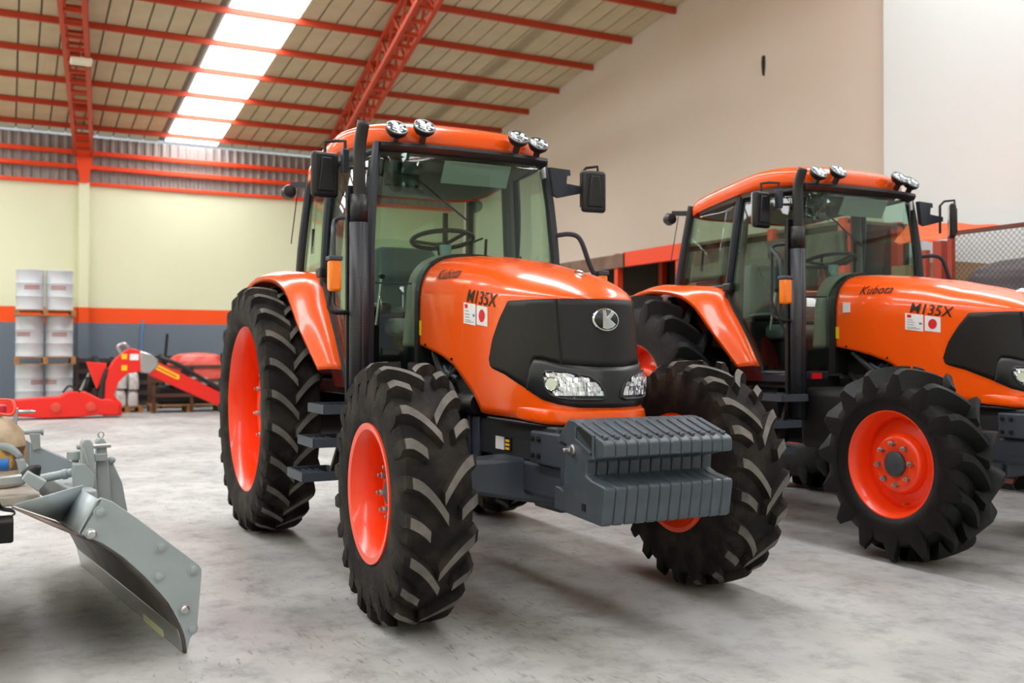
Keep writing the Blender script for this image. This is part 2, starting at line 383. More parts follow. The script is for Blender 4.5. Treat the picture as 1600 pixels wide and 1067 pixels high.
# ================================================================== TRACTOR GEOMETRY
PL = [(.450,0),(.443,.075),(.415,.15),(.362,.22),(.275,.275),(.14,.313),(-.06,.335),(-.3,.343),(-.7,.345),(-1.08,.345)]
_q = [V(PL[1][0],-PL[1][1],0)]+[V(a,b,0) for a,b in PL]+[V(-1.46,.345,0)]
PC = []
for i in range(1, len(_q)-2):
    a,b,c,d = _q[i-1:i+3]
    for k in range(24):
        t = k/24; PC.append(.5*((2*b)+(c-a)*t+(2*a-5*b+4*c-d)*t*t+(3*b-a-3*c+d)*t**3))
PC.append(_q[-2]); US = [0]
for i in range(1, len(PC)): US.append(US[-1]+(PC[i]-PC[i-1]).length)
UX = [p.x for p in PC]; UY = [p.y for p in PC]; UM = US[-1]
def S(u, z, off=0.0):          # hood skin: u = distance round the plan from the nose (right side positive), z = height
    def raw(uu):
        a = abs(uu); x = interp(a, US, UX); y = interp(a, US, UY); w_ = min(1,max(0,(x+.1)/.4)); w_ = w_*w_*(3-2*w_)
        return V(x+w_*(1.3-z)*.16, -y if uu >= 0 else y, z)
    p = raw(u)
    if off:
        t = raw(u+.01)-raw(u-.01); n = V(t.y, -t.x, 0) if u > -9 else 0
        n = V(t.y,-t.x,0).normalized()
        if n.dot(V(p.x+.6, p.y*3, 0)) < 0: n = -n
        p = p+n*off
    return p
SK_U = [0,.35,.56,.80,.855,.89,.96,1.08,1.20,1.38,1.53,1.71]; SK_Z = [.945,.945,.953,.957,.962,1.0,1.06,1.13,1.20,1.255,1.285,1.315]
ZL_U = [0,.166,.262,.347,.457,.607,.72,.753,.763]; ZL_Z = [1.013,1.015,1.029,1.05,1.104,1.163,1.19,1.205,1.241]
BL_U = [.562,.648,.69,.728,.763]; BL_Z = [1.532,1.451,1.395,1.339,1.241]
SR_U = [0,.076,.232,.327,.382,.412,.43]; SR_Z = [1.204,1.204,1.217,1.238,1.240,1.207,1.094]
LIP = 1.532
def skirt(u): return interp(abs(u), SK_U, SK_Z)
def zl(u): return interp(abs(u), ZL_U, ZL_Z)
def zbl(u): return interp(abs(u), BL_U, BL_Z)
def zsr(u): return interp(abs(u), SR_U, SR_Z)
def lerp(a,b,t): return a+(b-a)*t
def band(mb, us, lo, hi, nz, off=0, mi=0):
    mb.rows([[S(u, lerp(lo(u),hi(u),k/nz), off) for k in range(nz+1)] for u in us], mi)
def lin_us(a, b, n): return [a+(b-a)*i/n for i in range(n+1)]

def build_tractor(T):
    P = lambda mb, name, mat, par=None, **k: mb.build(name, mat, par or T, **k)
    # ---- bonnet
    mb = MB()
    NU, NV = 64, 16
    R = []
    for i in range(-NU, NU+1):
        a = abs(i)/NU; u = (a**1.0)*UM*(1 if i >= 0 else -1)
        p = S(u, LIP); row = []
        x = interp(abs(u), US, UX)
        xs = x if x <= -.1 else -.1+.25*(x+.1)/.55
        zt = interp(xs, [-1.2,-.9,-.65,-.28,0,.15], [1.862,1.845,1.82,1.765,1.705,1.668]); pw = interp(x, [-1.1,-.4,0,.45], [2.8,2.5,2.05,1.32])
        for k in range(NV+1):
            v = (k/NV)**1.8; h = (1-(1-v)**pw)**(1/pw)
            row.append((lerp(p.x,xs,v), lerp(p.y,0,v), lerp(LIP,zt,h)))
        R.append(row)
    mb.rows(R)
    band(mb, [UM*i/NU for i in range(-NU, NU+1)], skirt, lambda u: LIP, 14)
    hood = P(mb, 'bonnet', ORANGE, smooth=50, solid=.012)
    # chin roll under the headlights and dark lower lip
    mb = MB(); R = []
    for u in lin_us(.62,-.62,60):
        z0 = skirt(u); tp = min(1,max(0,(.64-abs(u))/.40)); tp = tp*tp*(3-2*tp); R.append([S(u, z0+.066, -.003), S(u, z0+.05, -.004+.018*tp), S(u, z0+.01, -.004+.020*tp), S(u, z0-.012*tp, -.004+.012*tp)])
    mb.rows(R); P(mb, 'bumper_lip', ORANGE, hood, solid=.003)
    mb = MB(); mb.rows([[S(u, skirt(u)-.012, -.004), S(u, skirt(u)-.03, -.004)] for u in lin_us(.80,-.80,50)]); P(mb, 'lower_seal', BLKP, hood, solid=.02)
    # black grilles
    for sg in (1,-1):
        mb = MB()
        us = lin_us(sg*.763, sg*.236, 40)
        mb.rows([[S(u, lerp(zl(u) if abs(u) > .43 else zsr(u), LIP-.004 if abs(u) < .562 else zbl(u)-.003, k/12), .005) for k in range(13)] for u in us])
        P(mb, 'side_grille', BLKM, solid=.008)
    mb = MB(); mb.rows([[S(u, lerp(zsr(u), LIP-.004, k/10), .005) for k in range(11)] for u in lin_us(.228,-.228,30)])
    fg = P(mb, 'front_grille', BLKM, solid=.008)
    for sg in (1,-1):
        mb = MB(); mb.rows([[S(sg*u, lerp(zsr(u), LIP-.004, k/10), .003) for k in range(11)] for u in (.214,.232,.250)]); P(mb, 'grille_seam', GAP, fg)
    mb = MB(); mb.rows([[S(u, lerp(zl(u), zsr(u), k/8), .008+.010*math.sin(PI*k/8)) for k in range(9)] for u in lin_us(.43,-.43,60)])
    sur = P(mb, 'headlight_surround', NOSE, solid=.014)
    # headlights
    HL = [(.322,1.168),(.307,1.182),(.262,1.184),(.197,1.179),(.156,1.169),(.111,1.159),(.071,1.13),(.050,1.096),(.040,1.062),(.060,1.053),(.12,1.053),(.186,1.053),(.247,1.060),(.287,1.071),(.312,1.099),(.327,1.138)]
    def inside(p):
        c = False; n = len(HL)
        for i in range(n):
            a, b = HL[i], HL[(i+1) % n]
            if (a[1] > p[1]) != (b[1] > p[1]) and p[0] < (b[0]-a[0])*(p[1]-a[1])/(b[1]-a[1])+a[0]: c = not c
        return c
    rnd = random.Random(3)
    for sg in (1,-1):
        mb = MB(); c0 = S(sg*.18,1.115,.013)
        ring = [S(sg*a,b,.015) for a,b in HL]; n = len(ring)
        mb.add([c0]+ring, [(0,i+1,(i+1) % n+1) for i in range(n)])
        hl = P(mb, 'headlight', M('lamp_reflector', (200,204,214), .25, 1), smooth=0)
        fc = MB(); du, dz = .013, .021
        uu = .034
        while uu < .33:
            zz = 1.05
            while zz < 1.19:
                if all(inside((uu+a*du, zz+b*dz)) for a in (.1,.9) for b in (.1,.9)):
                    q = [S(sg*(uu+a*du), zz+b*dz, .020+rnd.uniform(-.004,.005)) for a,b in ((0,0),(1,0),(1,1),(0,1))]
                    fc.add(q, [(0,1,2,3)])
                zz += dz
            uu += du
        P(fc, 'reflector_facets', M('reflector_silver', (238,240,248), .22, .75), hl, smooth=0, weld=False, normals=False)
        for (cu_, cz, rr) in ((.280,1.125,.034),):
            bw = MB(); ct = S(sg*cu_, cz, .022); nn = (S(sg*cu_,cz,.05)-S(sg*cu_,cz,0)).normalized(); rot = V(0,1,0).rotation_difference(nn).to_matrix().to_4x4()
            bw.lathe([(rr,.008),(rr*.9,.012),(rr*.7,.002),(rr*.32,-.006),(rr*.3,.006),(0,.008)], 20, ct, M4=rot); P(bw, 'bulb_bowl', CHROME, hl, smooth=40)
        bz = MB(); bz.tube([S(sg*a,b,.020) for a,b in HL], .0075, 6, closed=True); P(bz, 'bezel', BLKP, hl)
        ln = MB(); c1 = S(sg*.18,1.115,.048); r1 = [S(sg*a,b,.026) for a,b in HL]; r2 = [S(sg*lerp(.18,a,.7),lerp(1.115,b,.7),.042) for a,b in HL]
        ln.add([c1]+r2+r1, [(0,i+1,(i+1) % n+1) for i in range(n)]+[(i+1,n+i+1,n+(i+1) % n+1,(i+1) % n+1) for i in range(n)]); P(ln, 'lens', LENS, hl, smooth=60)
    # emblem
    ec = V(.435,-.002,1.428); em = Matrix.Rotation(math.radians(-9),4,'Y')
    e = MB(); path = [ec+em @ V(0,.066*math.cos(2*PI*i/40),.050*math.sin(2*PI*i/40)) for i in range(40)]
    e.tube(path, .0075, 8, closed=True); emb = P(e, 'emblem_ring', CHROME)
    e = MB(); rg = [ec+em @ V(.002,.066*math.cos(2*PI*i/40),.050*math.sin(2*PI*i/40)) for i in range(40)]; e.add(rg, [tuple(range(40))]); P(e, 'emblem_disc', BLKP, emb, solid=.006)
    e = MB()
    kf = lambda a,b,c: tuple(ec+em @ V(.004+c, a, b))
    e.prism([(-.026,-.043),(-.016,.046),(.0,.048),(.004,.012),(.032,.041),(.047,.029),(.020,.001),(.050,-.024),(.032,-.040),(.0,-.048)], kf, 0, .008); P(e, 'emblem_letter', CHROME, emb, smooth=0, bevel=.002)
    # bonnet latch, lettering and labels on the bonnet
    e = MB(); e.tube([(.155,.0,1.676),(.185,.0,1.672),(.225,.0,1.660)], [.012,.02,.012], 8, flat=.5); P(e, 'bonnet_latch', CHROME, hood)
    def hood_pt(u, z, off):
        e = .004; du_ = hood_raw(u+e,z)-hood_raw(u-e,z); dz_ = hood_raw(u,z+e)-hood_raw(u,z-e); n = du_.cross(dz_).normalized(); p = hood_raw(u,z)
        if n.y*p.y < 0: n = -n
        return p+n*off
    def hood_raw(u, z):         # side wall, continuing onto the shoulder
        if z <= LIP: return S(u, z)
        p = S(u, LIP); x = interp(abs(u), US, UX); xs = x if x <= -.1 else -.1+.25*(x+.1)/.55
        zt = interp(xs, [-1.2,-.9,-.65,-.28,0,.15], [1.862,1.845,1.82,1.765,1.705,1.668]); pw = interp(x, [-1.1,-.4,0,.45], [2.8,2.5,2.05,1.32])
        h = min(.999,(z-LIP)/(zt-LIP)); v = 1-(1-h**pw)**(1/pw); return V(lerp(p.x,xs,v), lerp(p.y,0,v), z)
    def letters(txt, name, size, u0, z0, sg, slope, mat, shear, spacing=1, stretch=1, off=.004):
        vs, fs = text_verts(txt, size, shear, spacing); wd = max(v.x for v in vs); mb = MB(); pts = []
        for v in vs:
            x = v.x*stretch if sg > 0 else (wd-v.x)*stretch; 
            u = u0-v.x*stretch if sg > 0 else u0-(wd-v.x)*stretch
            zz = z0+v.y+slope*(u0-u); pts.append(hood_pt(sg*u, zz, off))
        mb.add(pts, fs); return P(mb, name, mat, hood, smooth=0, weld=False)
    for sg in (1,-1):
        letters('M135X', 'model_lettering', .098, 1.035, 1.545, sg, -.13, BLACKP, .22, 1.0, 1.15)
        letters('Kubota', 'maker_lettering', .086, 1.50, 1.690, sg, -.02, BLACKP, .25, 1.05, 1.08, .005)
        def quad(name, mat, u0, u1, zA, zB, zC, zD, off, par=hood):   # (u0: zA bottom, zB top) (u1: zC bottom, zD top)
            m_ = MB(); m_.rows([[hood_pt(sg*lerp(u0,u1,i/4), lerp(lerp(zA,zC,i/4),lerp(zB,zD,i/4),k/2), off) for k in range(3)] for i in range(5)]); return P(m_, name, mat, par, smooth=0, solid=.001)
        st = quad('label_sticker', WHITE, 1.066,.918, 1.430,1.542, 1.412,1.524, .003)
        quad('label_logo', REDP, 1.050,1.015, 1.512,1.532, 1.508,1.528, .0045, st); quad('label_mark', BLUEP, .950,.927, 1.462,1.474, 1.459,1.471, .0045, st)
        for zz, u1 in ((1.495,1.0),(1.478,.985),(1.462,.99),(1.445,.975),(1.435,.94)): quad('label_line', M('grey_print',(150,150,170),.5), 1.048,u1, zz,zz+.004, zz-.006,zz-.002, .0045, st)
        fs_ = quad('flag_sticker', WHITE, .905,.782, 1.418,1.520, 1.404,1.504, .003)
        m_ = MB(); m_.add([hood_pt(sg*(.843+.034*math.cos(2*PI*i/24)), 1.462+.033*math.sin(2*PI*i/24), .0048) for i in range(24)], [tuple(range(24))]); P(m_, 'flag_disc', REDP, fs_, smooth=0)
        quad('warning_sticker', YEL, 1.705,1.672, 1.375,1.462, 1.372,1.460, .003)
        for u_, z_ in ((1.60,1.316),(1.22,1.235)):
            b_ = MB(); c_ = S(sg*u_, z_, .004); b_.lathe([(.008,0),(.008,.006),(.004,.009)],10,c_, M4=Matrix.Rotation(0 if sg < 0 else PI,4,'X')); P(b_, 'panel_screw', BLKD, hood)
    # firewall trim behind the bonnet
    def section(x, sc, dz=0):
        pts = []
        for i in range(-12,13):
            a = abs(i)/12; v = (1-a)**1.8 if a < 1 else 0; h = (1-(1-v)**2.8)**(1/2.8); pts.append(((-.345*(1-v)*sc)*(1 if i < 0 else -1), LIP+(1.862-LIP)*h+dz))
        return pts
    sec = [(-.345*1.03,1.12)]+section(0,1.03,.012)+[(.345*1.03,1.12)]
    mb = MB(); mb.prism(sec, lambda a,b,c: (c,a,b), -1.135, -1.075); P(mb, 'firewall_trim', BLKP, smooth=40)
    # dashboard cowl
    sec = [(-.38,1.30)]+[(a*1.03,b+.022) for a,b in section(0,1.0)]+[(.38,1.30)]
    mb = MB(); mb.prism(sec, lambda a,b,c: (c,a,b), -1.30, -1.17); P(mb, 'dashboard', COWL, bevel=.03, seg=3)
    # ---- engine, chassis, axle
    mb = MB(); mb.box(-1.1,.34,-.22,.22,.60,1.22); P(mb, 'engine_block', BLKD, bevel=.03)
    mb = MB(); mb.box(-.62,.44,-.27,.27,.74,.925); fr = P(mb, 'front_frame', M('frame_black_grey',(40,42,46),.5), bevel=.012)
    for sg in (-1,1):
        mb = MB(); mb.box(-.56,-.50,sg*.275-.01,sg*.275+.01,.70,.93); mb.box(-.46,-.38,sg*.275-.01,sg*.275+.01,.70,.93); P(mb, 'frame_rib', GREYF, fr, bevel=.006)
        mb = MB(); mb.box(-.19,-.095,sg*.2735-.003,sg*.2735+.003,.775,.84); P(mb, 'data_plate', WHITE, fr, smooth=0)
        mb = MB(); mb.box(-.085,-.014,sg*.2735-.003,sg*.2735+.003,.775,.84); dp = P(mb, 'warning_plate', BLACKP, fr, smooth=0)
        for zz in (.785,.805,.825): mb = MB(); mb.box(-.075,-.03,sg*.2772-.001,sg*.2772+.001,zz-.006,zz+.006); P(mb, 'plate_line', YEL, dp, smooth=0)
        mb = MB(); mb.box(.235,.56,sg*.285-.018,sg*.285+.018,.745,.90); br = P(mb, 'weight_bracket', GREYF, bevel=.01)
        for x_, z_ in ((.27,.865),(.33,.865),(.27,.785),(.33,.785)):
            b_ = MB(); b_.lathe([(.014,0),(.014,.010),(.008,.012)],8,(x_,sg*.304,z_), M4=Matrix.Rotation(0 if sg > 0 else PI,4,'X')); P(b_, 'bracket_bolt', BLKD, br)
        mb = MB(); mb.prism([(-.36,1.06),(-.30,1.09),(-.26,1.0),(-.25,.96),(-.62,.96),(-.72,1.05),(-.62,1.20),(-.45,1.16)], lambda a,b,c: (a,c,b), sg*.285-.008, sg*.285+.008); P(mb, 'engine_side_screen', BLKD)
        mb = MB(); mb.tube(catmull([(-.95,sg*.30,1.27),(-.8,sg*.33,1.18),(-.66,sg*.32,1.08),(-.58,sg*.31,.98)],5), .022, 8); mb.tube(catmull([(-1.0,sg*.28,1.12),(-.85,sg*.34,1.05),(-.70,sg*.33,1.12),(-.6,sg*.30,1.20)],5), .016, 8); P(mb, 'engine_hose', BLKP)
        mb = MB(); mb.lathe([(.0,-.10),(.055,-.10),(.06,-.08),(.06,.08),(.05,.10),(0,.10)],18,(-.44,sg*.30,1.0),axis='x'); P(mb, 'filter_canister', BLKP)
        mb = MB(); mb.tube(catmull([(-.78,sg*.31,1.19),(-.70,sg*.325,1.16),(-.60,sg*.31,1.13)],4), .012, 6); mb.tube([(-.74,sg*.32,1.12),(-.66,sg*.32,1.19)], .010, 6); P(mb, 'metal_pipe', GREYF)
    mb = MB()
    for sg in (-1,1):
        mb.add([V(x,sg*y,z) for y,dx,z0,z1 in ((.06,.12,.50,.75),(.34,.11,.55,.755),(.60,.075,.60,.745)) for x,z in ((-dx,z0),(dx,z0),(dx,z1),(-dx,z1))],
               [(0,1,2,3),(8,9,10,11)]+[(i*4+j,i*4+(j+1) % 4,(i+1)*4+(j+1) % 4,(i+1)*4+j) for i in (0,1) for j in range(4)])
    mb.box(-.13,.15,-.09,.09,.47,.80)
    P(mb, 'front_axle', GREYF, bevel=.02)
    for sg in (-1,1):
        mb = MB(); mb.lathe([(.10,-.14),(.13,-.10),(.14,.06),(.10,.12)],20,(0,sg*.72,.615)); P(mb, 'final_drive', GREYF)
        mb = MB(); mb.tube([(-.13,sg*.12,.66),(-.15,sg*.55,.64)], .022, 10); P(mb, 'steering_cylinder', CHROME)
    mb = MB(); mb.box(-.12,.56,-.272,.272,.575,.75); P(mb, 'axle_support', GREYF, bevel=.025)
    mb = MB(); mb.box(-2.95,-.9,-.24,.24,.55,1.12); P(mb, 'gearbox', BLKD, bevel=.04)
    mb = MB(); mb.lathe([(.16,-.74),(.20,-.55),(.22,-.25),(.22,.25),(.20,.55),(.16,.74)],20,(-2.69,0,.87)); P(mb, 'rear_axle', BLKD)
    for sg in (-1,1):
        mb = MB(); mb.box(-1.12,-.52,sg*.47-.20,sg*.47+.20,.58,1.02); P(mb, 'fuel_tank', BLKD, bevel=.06, seg=3)
        mb = MB(); mb.box(-1.98,-1.78,sg*.46-.06,sg*.46+.06,.62,1.05); P(mb, 'valve_block', M('ochre_paint',(220,140,40),.5), bevel=.02)
        mb = MB(); mb.box(-1.75,-1.45,sg*.48-.1,sg*.48+.1,.75,1.08); P(mb, 'battery_box', BLKD, bevel=.02)
        mb = MB(); mb.tube([(-2.25,sg*.42,.55),(-1.9,sg*.40,.50),(-1.6,sg*.38,.62)], .06, 10); P(mb, 'lift_arm', BLKD)
    # ---- steps (right and left)
    for sg in (-1,1):
        for (xc, yc, z) in ((-1.13,.84,.93),(-1.13,.90,.745),(-1.13,.96,.56)):
            mb = MB(); L_, Wd = .16, .115
            mb.box(xc-L_,xc+L_,sg*yc-Wd,sg*yc+Wd,z-.006,z+.002)
            for s_ in (-1,1):
                mb.box(xc+s_*L_-.008,xc+s_*L_+.008,sg*yc-Wd,sg*yc+Wd,z-.006,z+.045); mb.box(xc-L_,xc+L_,sg*yc+s_*Wd-.008,sg*yc+s_*Wd+.008,z-.006,z+.045)
            for k in (-.35,.0,.35): mb.box(xc-L_,xc+L_,sg*yc+k*Wd-.006,sg*yc+k*Wd+.006,z-.004,z+.03)
            P(mb, 'cab_step', GREYF, smooth=0)
        mb = MB(); mb.bar((-1.13,sg*.70,1.08),(-1.13,sg*.86,.56),.05,.03,(1,0,0)); P(mb, 'step_bracket', BLKP, smooth=0)
    # ---- cab
    mb = MB(); mb.box(-2.62,-1.15,-.62,.62,1.0,1.10); P(mb, 'cab_floor', BLKP, bevel=.02)
    mb = MB(); mb.box(-2.64,-1.95,-.60,.60,1.10,1.55); P(mb, 'cab_rear_bulkhead', BLKP, bevel=.03)
    def pil(x, sg): return [(-1.165,sg*.635,1.06),(-1.15,sg*.632,1.6),(-1.155,sg*.628,1.9),(-1.18,sg*.602,2.25),(-1.21,sg*.565,2.53)]
    def wx(y, z): return lerp(-1.125,-1.115,(z-1.1)/1.4)-.06*(abs(y)/.6)**2.5
    def apx(z): return interp(z, [1.06,1.6,1.9,2.25,2.53], [-1.165,-1.15,-1.155,-1.18,-1.21])
    def apy(z): return interp(z, [1.06,1.6,1.9,2.25,2.53], [.635,.632,.628,.602,.565])
    for sg in (-1,1):
        P(MB().tube(catmull(pil(0,sg),4), .030, 8), 'front_pillar', NAVY)
        P(MB().tube(catmull([(-1.90,sg*.688,1.70),(-1.84,sg*.695,1.95),(-1.80,sg*.685,2.25),(-1.77,sg*.655,2.52)],4), .030, 8), 'door_pillar', NAVY)
        P(MB().tube(catmull([(-2.60,sg*.665,1.76),(-2.56,sg*.66,2.0),(-2.50,sg*.64,2.3),(-2.46,sg*.62,2.52)],4), .030, 8), 'rear_pillar', NAVY)
        # inner trim pillars
        P(MB().tube([(-1.86,sg*.64,1.2),(-1.82,sg*.64,1.9),(-1.79,sg*.60,2.5)], .045, 8), 'inner_pillar_trim', M('pillar_trim_grey',(92,92,92),.6))
        # door glass
        mb = MB(); R = []
        for k in range(25):
            z = lerp(1.12,2.49,k/24); xa = apx(z)-.03; ya = apy(z); xb = interp(z, [1.12,1.72,2.49], [-1.50,-1.88,-1.775]); yb = interp(z, [1.12,1.7,2.0,2.49], [.672,.69,.695,.655])
            R.append([(lerp(xa,xb,j/8), sg*(lerp(ya,yb,j/8)+.015*math.sin(PI*j/8)), z) for j in range(9)])
        dg_ = P(mb.rows(R), 'door_glass', GLASS, solid=.005)
        fr_ = [R[0][j] for j in range(9)]+[R[k][8] for k in range(1,25)]+[R[24][j] for j in range(7,-1,-1)]+[R[k][0] for k in range(23,0,-1)]
        P(MB().tube(fr_, .016, 6, closed=True), 'door_seal', BLKP, dg_)
        P(MB().box(-1.165,-1.50,sg*.66-.02,sg*.66+.02,1.05,1.11), 'door_sill', NAVY, bevel=.006)
        P(MB().box(-1.90,-1.80,sg*.715-.03,sg*.715+.03,1.755,1.82), 'door_handle', BLKP, bevel=.012)
        mb = MB(); R = []
        for k in range(9):
            z = lerp(1.80,2.49,k/8); xa = interp(z,[1.80,2.49],[-1.90,-1.79]); xb = interp(z,[1.80,2.49],[-2.57,-2.46]); ya = interp(z,[1.8,2.0,2.49],[.692,.695,.655]); yb = interp(z,[1.8,2.49],[.662,.62])
            R.append([(lerp(xa,xb,j/4), sg*lerp(ya,yb,j/4), z) for j in range(5)])
        qg = P(mb.rows(R), 'quarter_glass', GLASS, solid=.005)
        fr_ = [R[0][j] for j in range(5)]+[R[k][4] for k in range(1,9)]+[R[8][j] for j in range(3,-1,-1)]+[R[k][0] for k in range(7,0,-1)]
        P(MB().tube(fr_, .016, 6, closed=True), 'window_seal', BLKP, qg)
        P(MB().tube([(-2.25,sg*.66,2.12),(-2.27,sg*.66,1.95)], .012, 6), 'window_catch', BLKP, qg)
        P(MB().tube([(-1.62,sg*.62,1.93),(-1.20,sg*.60,1.20)], .010, 8), 'gas_strut', M('strut_green_black',(30,44,40),.4))
        # lower front side panes
        mb = MB(); R = [[(wx(lerp(.37,.60,j/4),z), sg*lerp(.37,.60,j/4), z) for j in range(5)] for z in (1.13,1.3,1.5,1.675)]
        P(mb.rows(R), 'lower_front_glass', GLASS, solid=.005)
        P(MB().box(-1.20,-1.15,sg*.48-.13,sg*.48+.13,1.06,1.13), 'front_sill', NAVY, bevel=.006)
        P(MB().box(-1.146,-1.140,sg*.47-.05,sg*.47+.05,1.075,1.12), 'sill_label', REDP, smooth=0)
        P(MB().tube([(wx(.37,1.685),sg*.37,1.685),(wx(.6,1.685)-.01,sg*.61,1.685)], .006, 6), 'glass_joint', BLKP)
    mb = MB(); R = [[(wx(lerp(-a,a,j/16),z), lerp(-a,a,j/16), z) for j in range(17)] for z,a in [(1.69+.8*k/10, apy(1.69+.8*k/10)-.015) for k in range(11)]]
    ws = P(mb.rows(R), 'windscreen', GLASS, solid=.005)
    P(MB().rows([[(-2.60+.10*(z-1.6)/.9, y_, z) for y_ in (-.60,0,.60)] for z in (1.58,2.0,2.49)]), 'rear_glass', GLASS, solid=.005)
    mb = MB(); mb.tube([(wx(y_,2.48)+.0, y_, 2.50) for y_ in [-.56+.07*i for i in range(17)]], .035, 8, flat=.8); P(mb, 'windscreen_header', BLKP)
    # roof
    def roof_ring(sc, z, n=72):
        out = []
        for i in range(n):
            a = 2*PI*i/n; c, s_ = math.cos(a), math.sin(a); ex = 2/3.6 if c > 0 else 2/6
            x = -1.83+.69*sc*math.copysign(abs(c)**ex,c); y_ = .715*sc*math.copysign(abs(s_)**ex,s_)
            x -= .05*(abs(y_)/.7)**2 if c > 0 else 0
            drop = max(0,-x-1.55)*.125; out.append((x, y_*(1-.06*max(0,-x-1.9)), z-drop*(1 if z > 2.53 else .6)))
        return out
    mb = MB(); mb.rows([roof_ring(sc,z) for sc,z in ((.90,2.525),(.97,2.525),(.99,2.535),(1.0,2.555),(1.0,2.605),(.992,2.628),(.965,2.648),(.90,2.670),(.74,2.702),(.5,2.728),(.25,2.74),(.02,2.742))], closeu=True)
    roof = P(mb, 'cab_roof', ORANGE, smooth=60)
    mb = MB(); mb.rows([roof_ring(sc,z) for sc,z in ((.95,2.53),(.93,2.495),(.80,2.485),(.4,2.49),(.02,2.49))], closeu=True); P(mb, 'headliner', LINER, smooth=60)
    P(MB().box(-1.62,-1.28,-.24,.30,2.40,2.485), 'roof_console', LINER, bevel=.03)
    P(MB().bar((-1.20,.10,2.46),(-1.27,.10,2.33),.46,.012,(1,0,0)), 'sun_visor', M('visor_teal',(150,176,174),.5), bevel=.004)
    P(MB().box(-1.55,-1.35,-.56,-.34,2.36,2.48), 'radio_console', BLKP, bevel=.03)
    # work lamps: tilted up
    for yl, xl, zl_ in ((-.480,-1.130,2.600),(-.318,-1.095,2.618),(.318,-1.095,2.618),(.480,-1.130,2.600)):
        rot = Matrix.Rotation(math.radians(-44),4,'Y') @ Matrix.Rotation(-PI/2,4,'Z')
        c_ = V(xl+.02, yl, zl_)
        wl = P(MB().lathe([(.02,-.036),(.05,-.034),(.066,-.012),(.068,.004),(.060,.010)],24,c_,M4=rot), 'work_lamp', BLKP)
        fc = MB(); rr = random.Random(5)
        for ring in range(4):
            r0, r1 = .060*ring/4, .060*(ring+1)/4
            for k in range(14):
                a0, a1 = 2*PI*k/14, 2*PI*(k+1)/14; h = rr.uniform(.004,.013)
                fc.add([V(*c_)+(rot @ V(r*math.cos(a), h+(.003 if i else 0), r*math.sin(a))) for i,(r,a) in enumerate(((r0,a0),(r1,a0),(r1,a1),(r0,a1)))], [(0,1,2,3)])
        P(fc, 'reflector', M('work_reflector', (225,232,230), .3, .6), wl, smooth=0, weld=False, normals=False)
        P(MB().tube([c_+(rot @ V(.063*math.cos(2*PI*k/24),.010,.063*math.sin(2*PI*k/24))) for k in range(24)], .006, 6, closed=True), 'lamp_rim', M('lamp_rim_grey',(120,124,124),.35,.6), wl)
        P(MB().lathe([(.058,.016),(.04,.022),(0,.025)],20,c_,M4=rot), 'lens', LENS, wl)
        P(MB().bar((xl+.02,yl,zl_-.03),(xl-.02,yl,zl_-.085),.03,.03), 'lamp_foot', BLKP, wl, smooth=0)
    # seat
    P(MB().box(-2.25,-1.78,-.25,.25,1.38,1.50), 'seat_cushion', SEATG, bevel=.05, seg=4)
    P(MB().box(-2.32,-2.16,-.23,.23,1.46,2.02,M4=None), 'seat_backrest', SEATG, bevel=.06, seg=4)
    P(MB().box(-2.15,-1.85,-.16,.16,1.10,1.39), 'seat_pedestal', BLKP, bevel=.04)
    P(MB().box(-2.05,-1.70,-.37,-.28,1.52,1.60), 'armrest', BLKP, bevel=.03)
    R = []; rn = random.Random(11)
    for k in range(12):
        R.append([(-2.14+.03*rn.random(), lerp(-.26,.26,j/10), lerp(1.47,2.06,k/11)+.01*rn.random()) for j in range(11)])
    P(MB().rows(R), 'seat_film', FILM, smooth=20)
    # steering wheel
    sc_ = V(-1.47,-.03,2.0); rm = Matrix.Rotation(math.radians(-12),4,'Y')
    sw = P(MB().tube([sc_+(rm @ V(.19*math.cos(2*PI*i/40), .20*math.sin(2*PI*i/40), 0)) for i in range(40)], .0155, 8, closed=True), 'steering_wheel', BLKP)
    for a in (.5,2.4,4.4): P(MB().tube([sc_+(rm @ V(0,0,-.04)), sc_+(rm @ V(.19*math.cos(a),.20*math.sin(a),0))], .012, 6), 'spoke', BLKP, sw)
    P(MB().lathe([(.0,.012),(.045,.008),(.05,-.02),(.03,-.05)],16,sc_+V(0,0,-.03),axis='z'), 'hub_cap', BLKP, sw)
    P(MB().tube([sc_+V(0,0,-.05),(-1.36,-.03,1.72)], [.035,.06], 10), 'steering_column', BLKP)
    P(MB().lathe([(.0,.0),(.035,.0),(.04,.08),(.0,.08)],10,(-1.42,-.03,1.88),axis='z'), 'column_cover', M('pale_blue_plastic',(150,176,180),.5))
    P(MB().tube([(-1.45,.12,1.97),(-1.43,.24,2.02)], .007, 6), 'indicator_stalk', BLKP)
    P(MB().tube([(-1.75,-.38,1.45),(-1.70,-.36,1.75)], .012, 6), 'gear_lever', STEEL)
    P(MB().lathe([(.0,0),(.022,.01),(.024,.03),(0,.045)],10,(-1.70,-.36,1.745),axis='z'), 'lever_knob', BLKP)
    P(MB().box(-1.36,-1.33,-.48,-.24,2.30,2.385), 'interior_mirror', BLKP, bevel=.02, seg=3)
    P(MB().tube([(-1.22,-.30,2.33),(-1.16,.02,2.08)], .006, 6), 'wiper_arm', BLKP, ws)
    R = []
    for k in range(9): R.append([(-1.20+rn.uniform(-.03,.03), -.50+.22*j/8+rn.uniform(-.008,.008), 2.48-.22*k/8-.03*math.sin(j)+rn.uniform(-.01,.01)) for j in range(9)])
    P(MB().rows(R), 'hanging_film_bag', FILM, smooth=15)
    P(MB().tube([(-2.3,.35,2.3),(-2.31,.35,2.0)], .022, 8), 'grab_bar', BLKP)
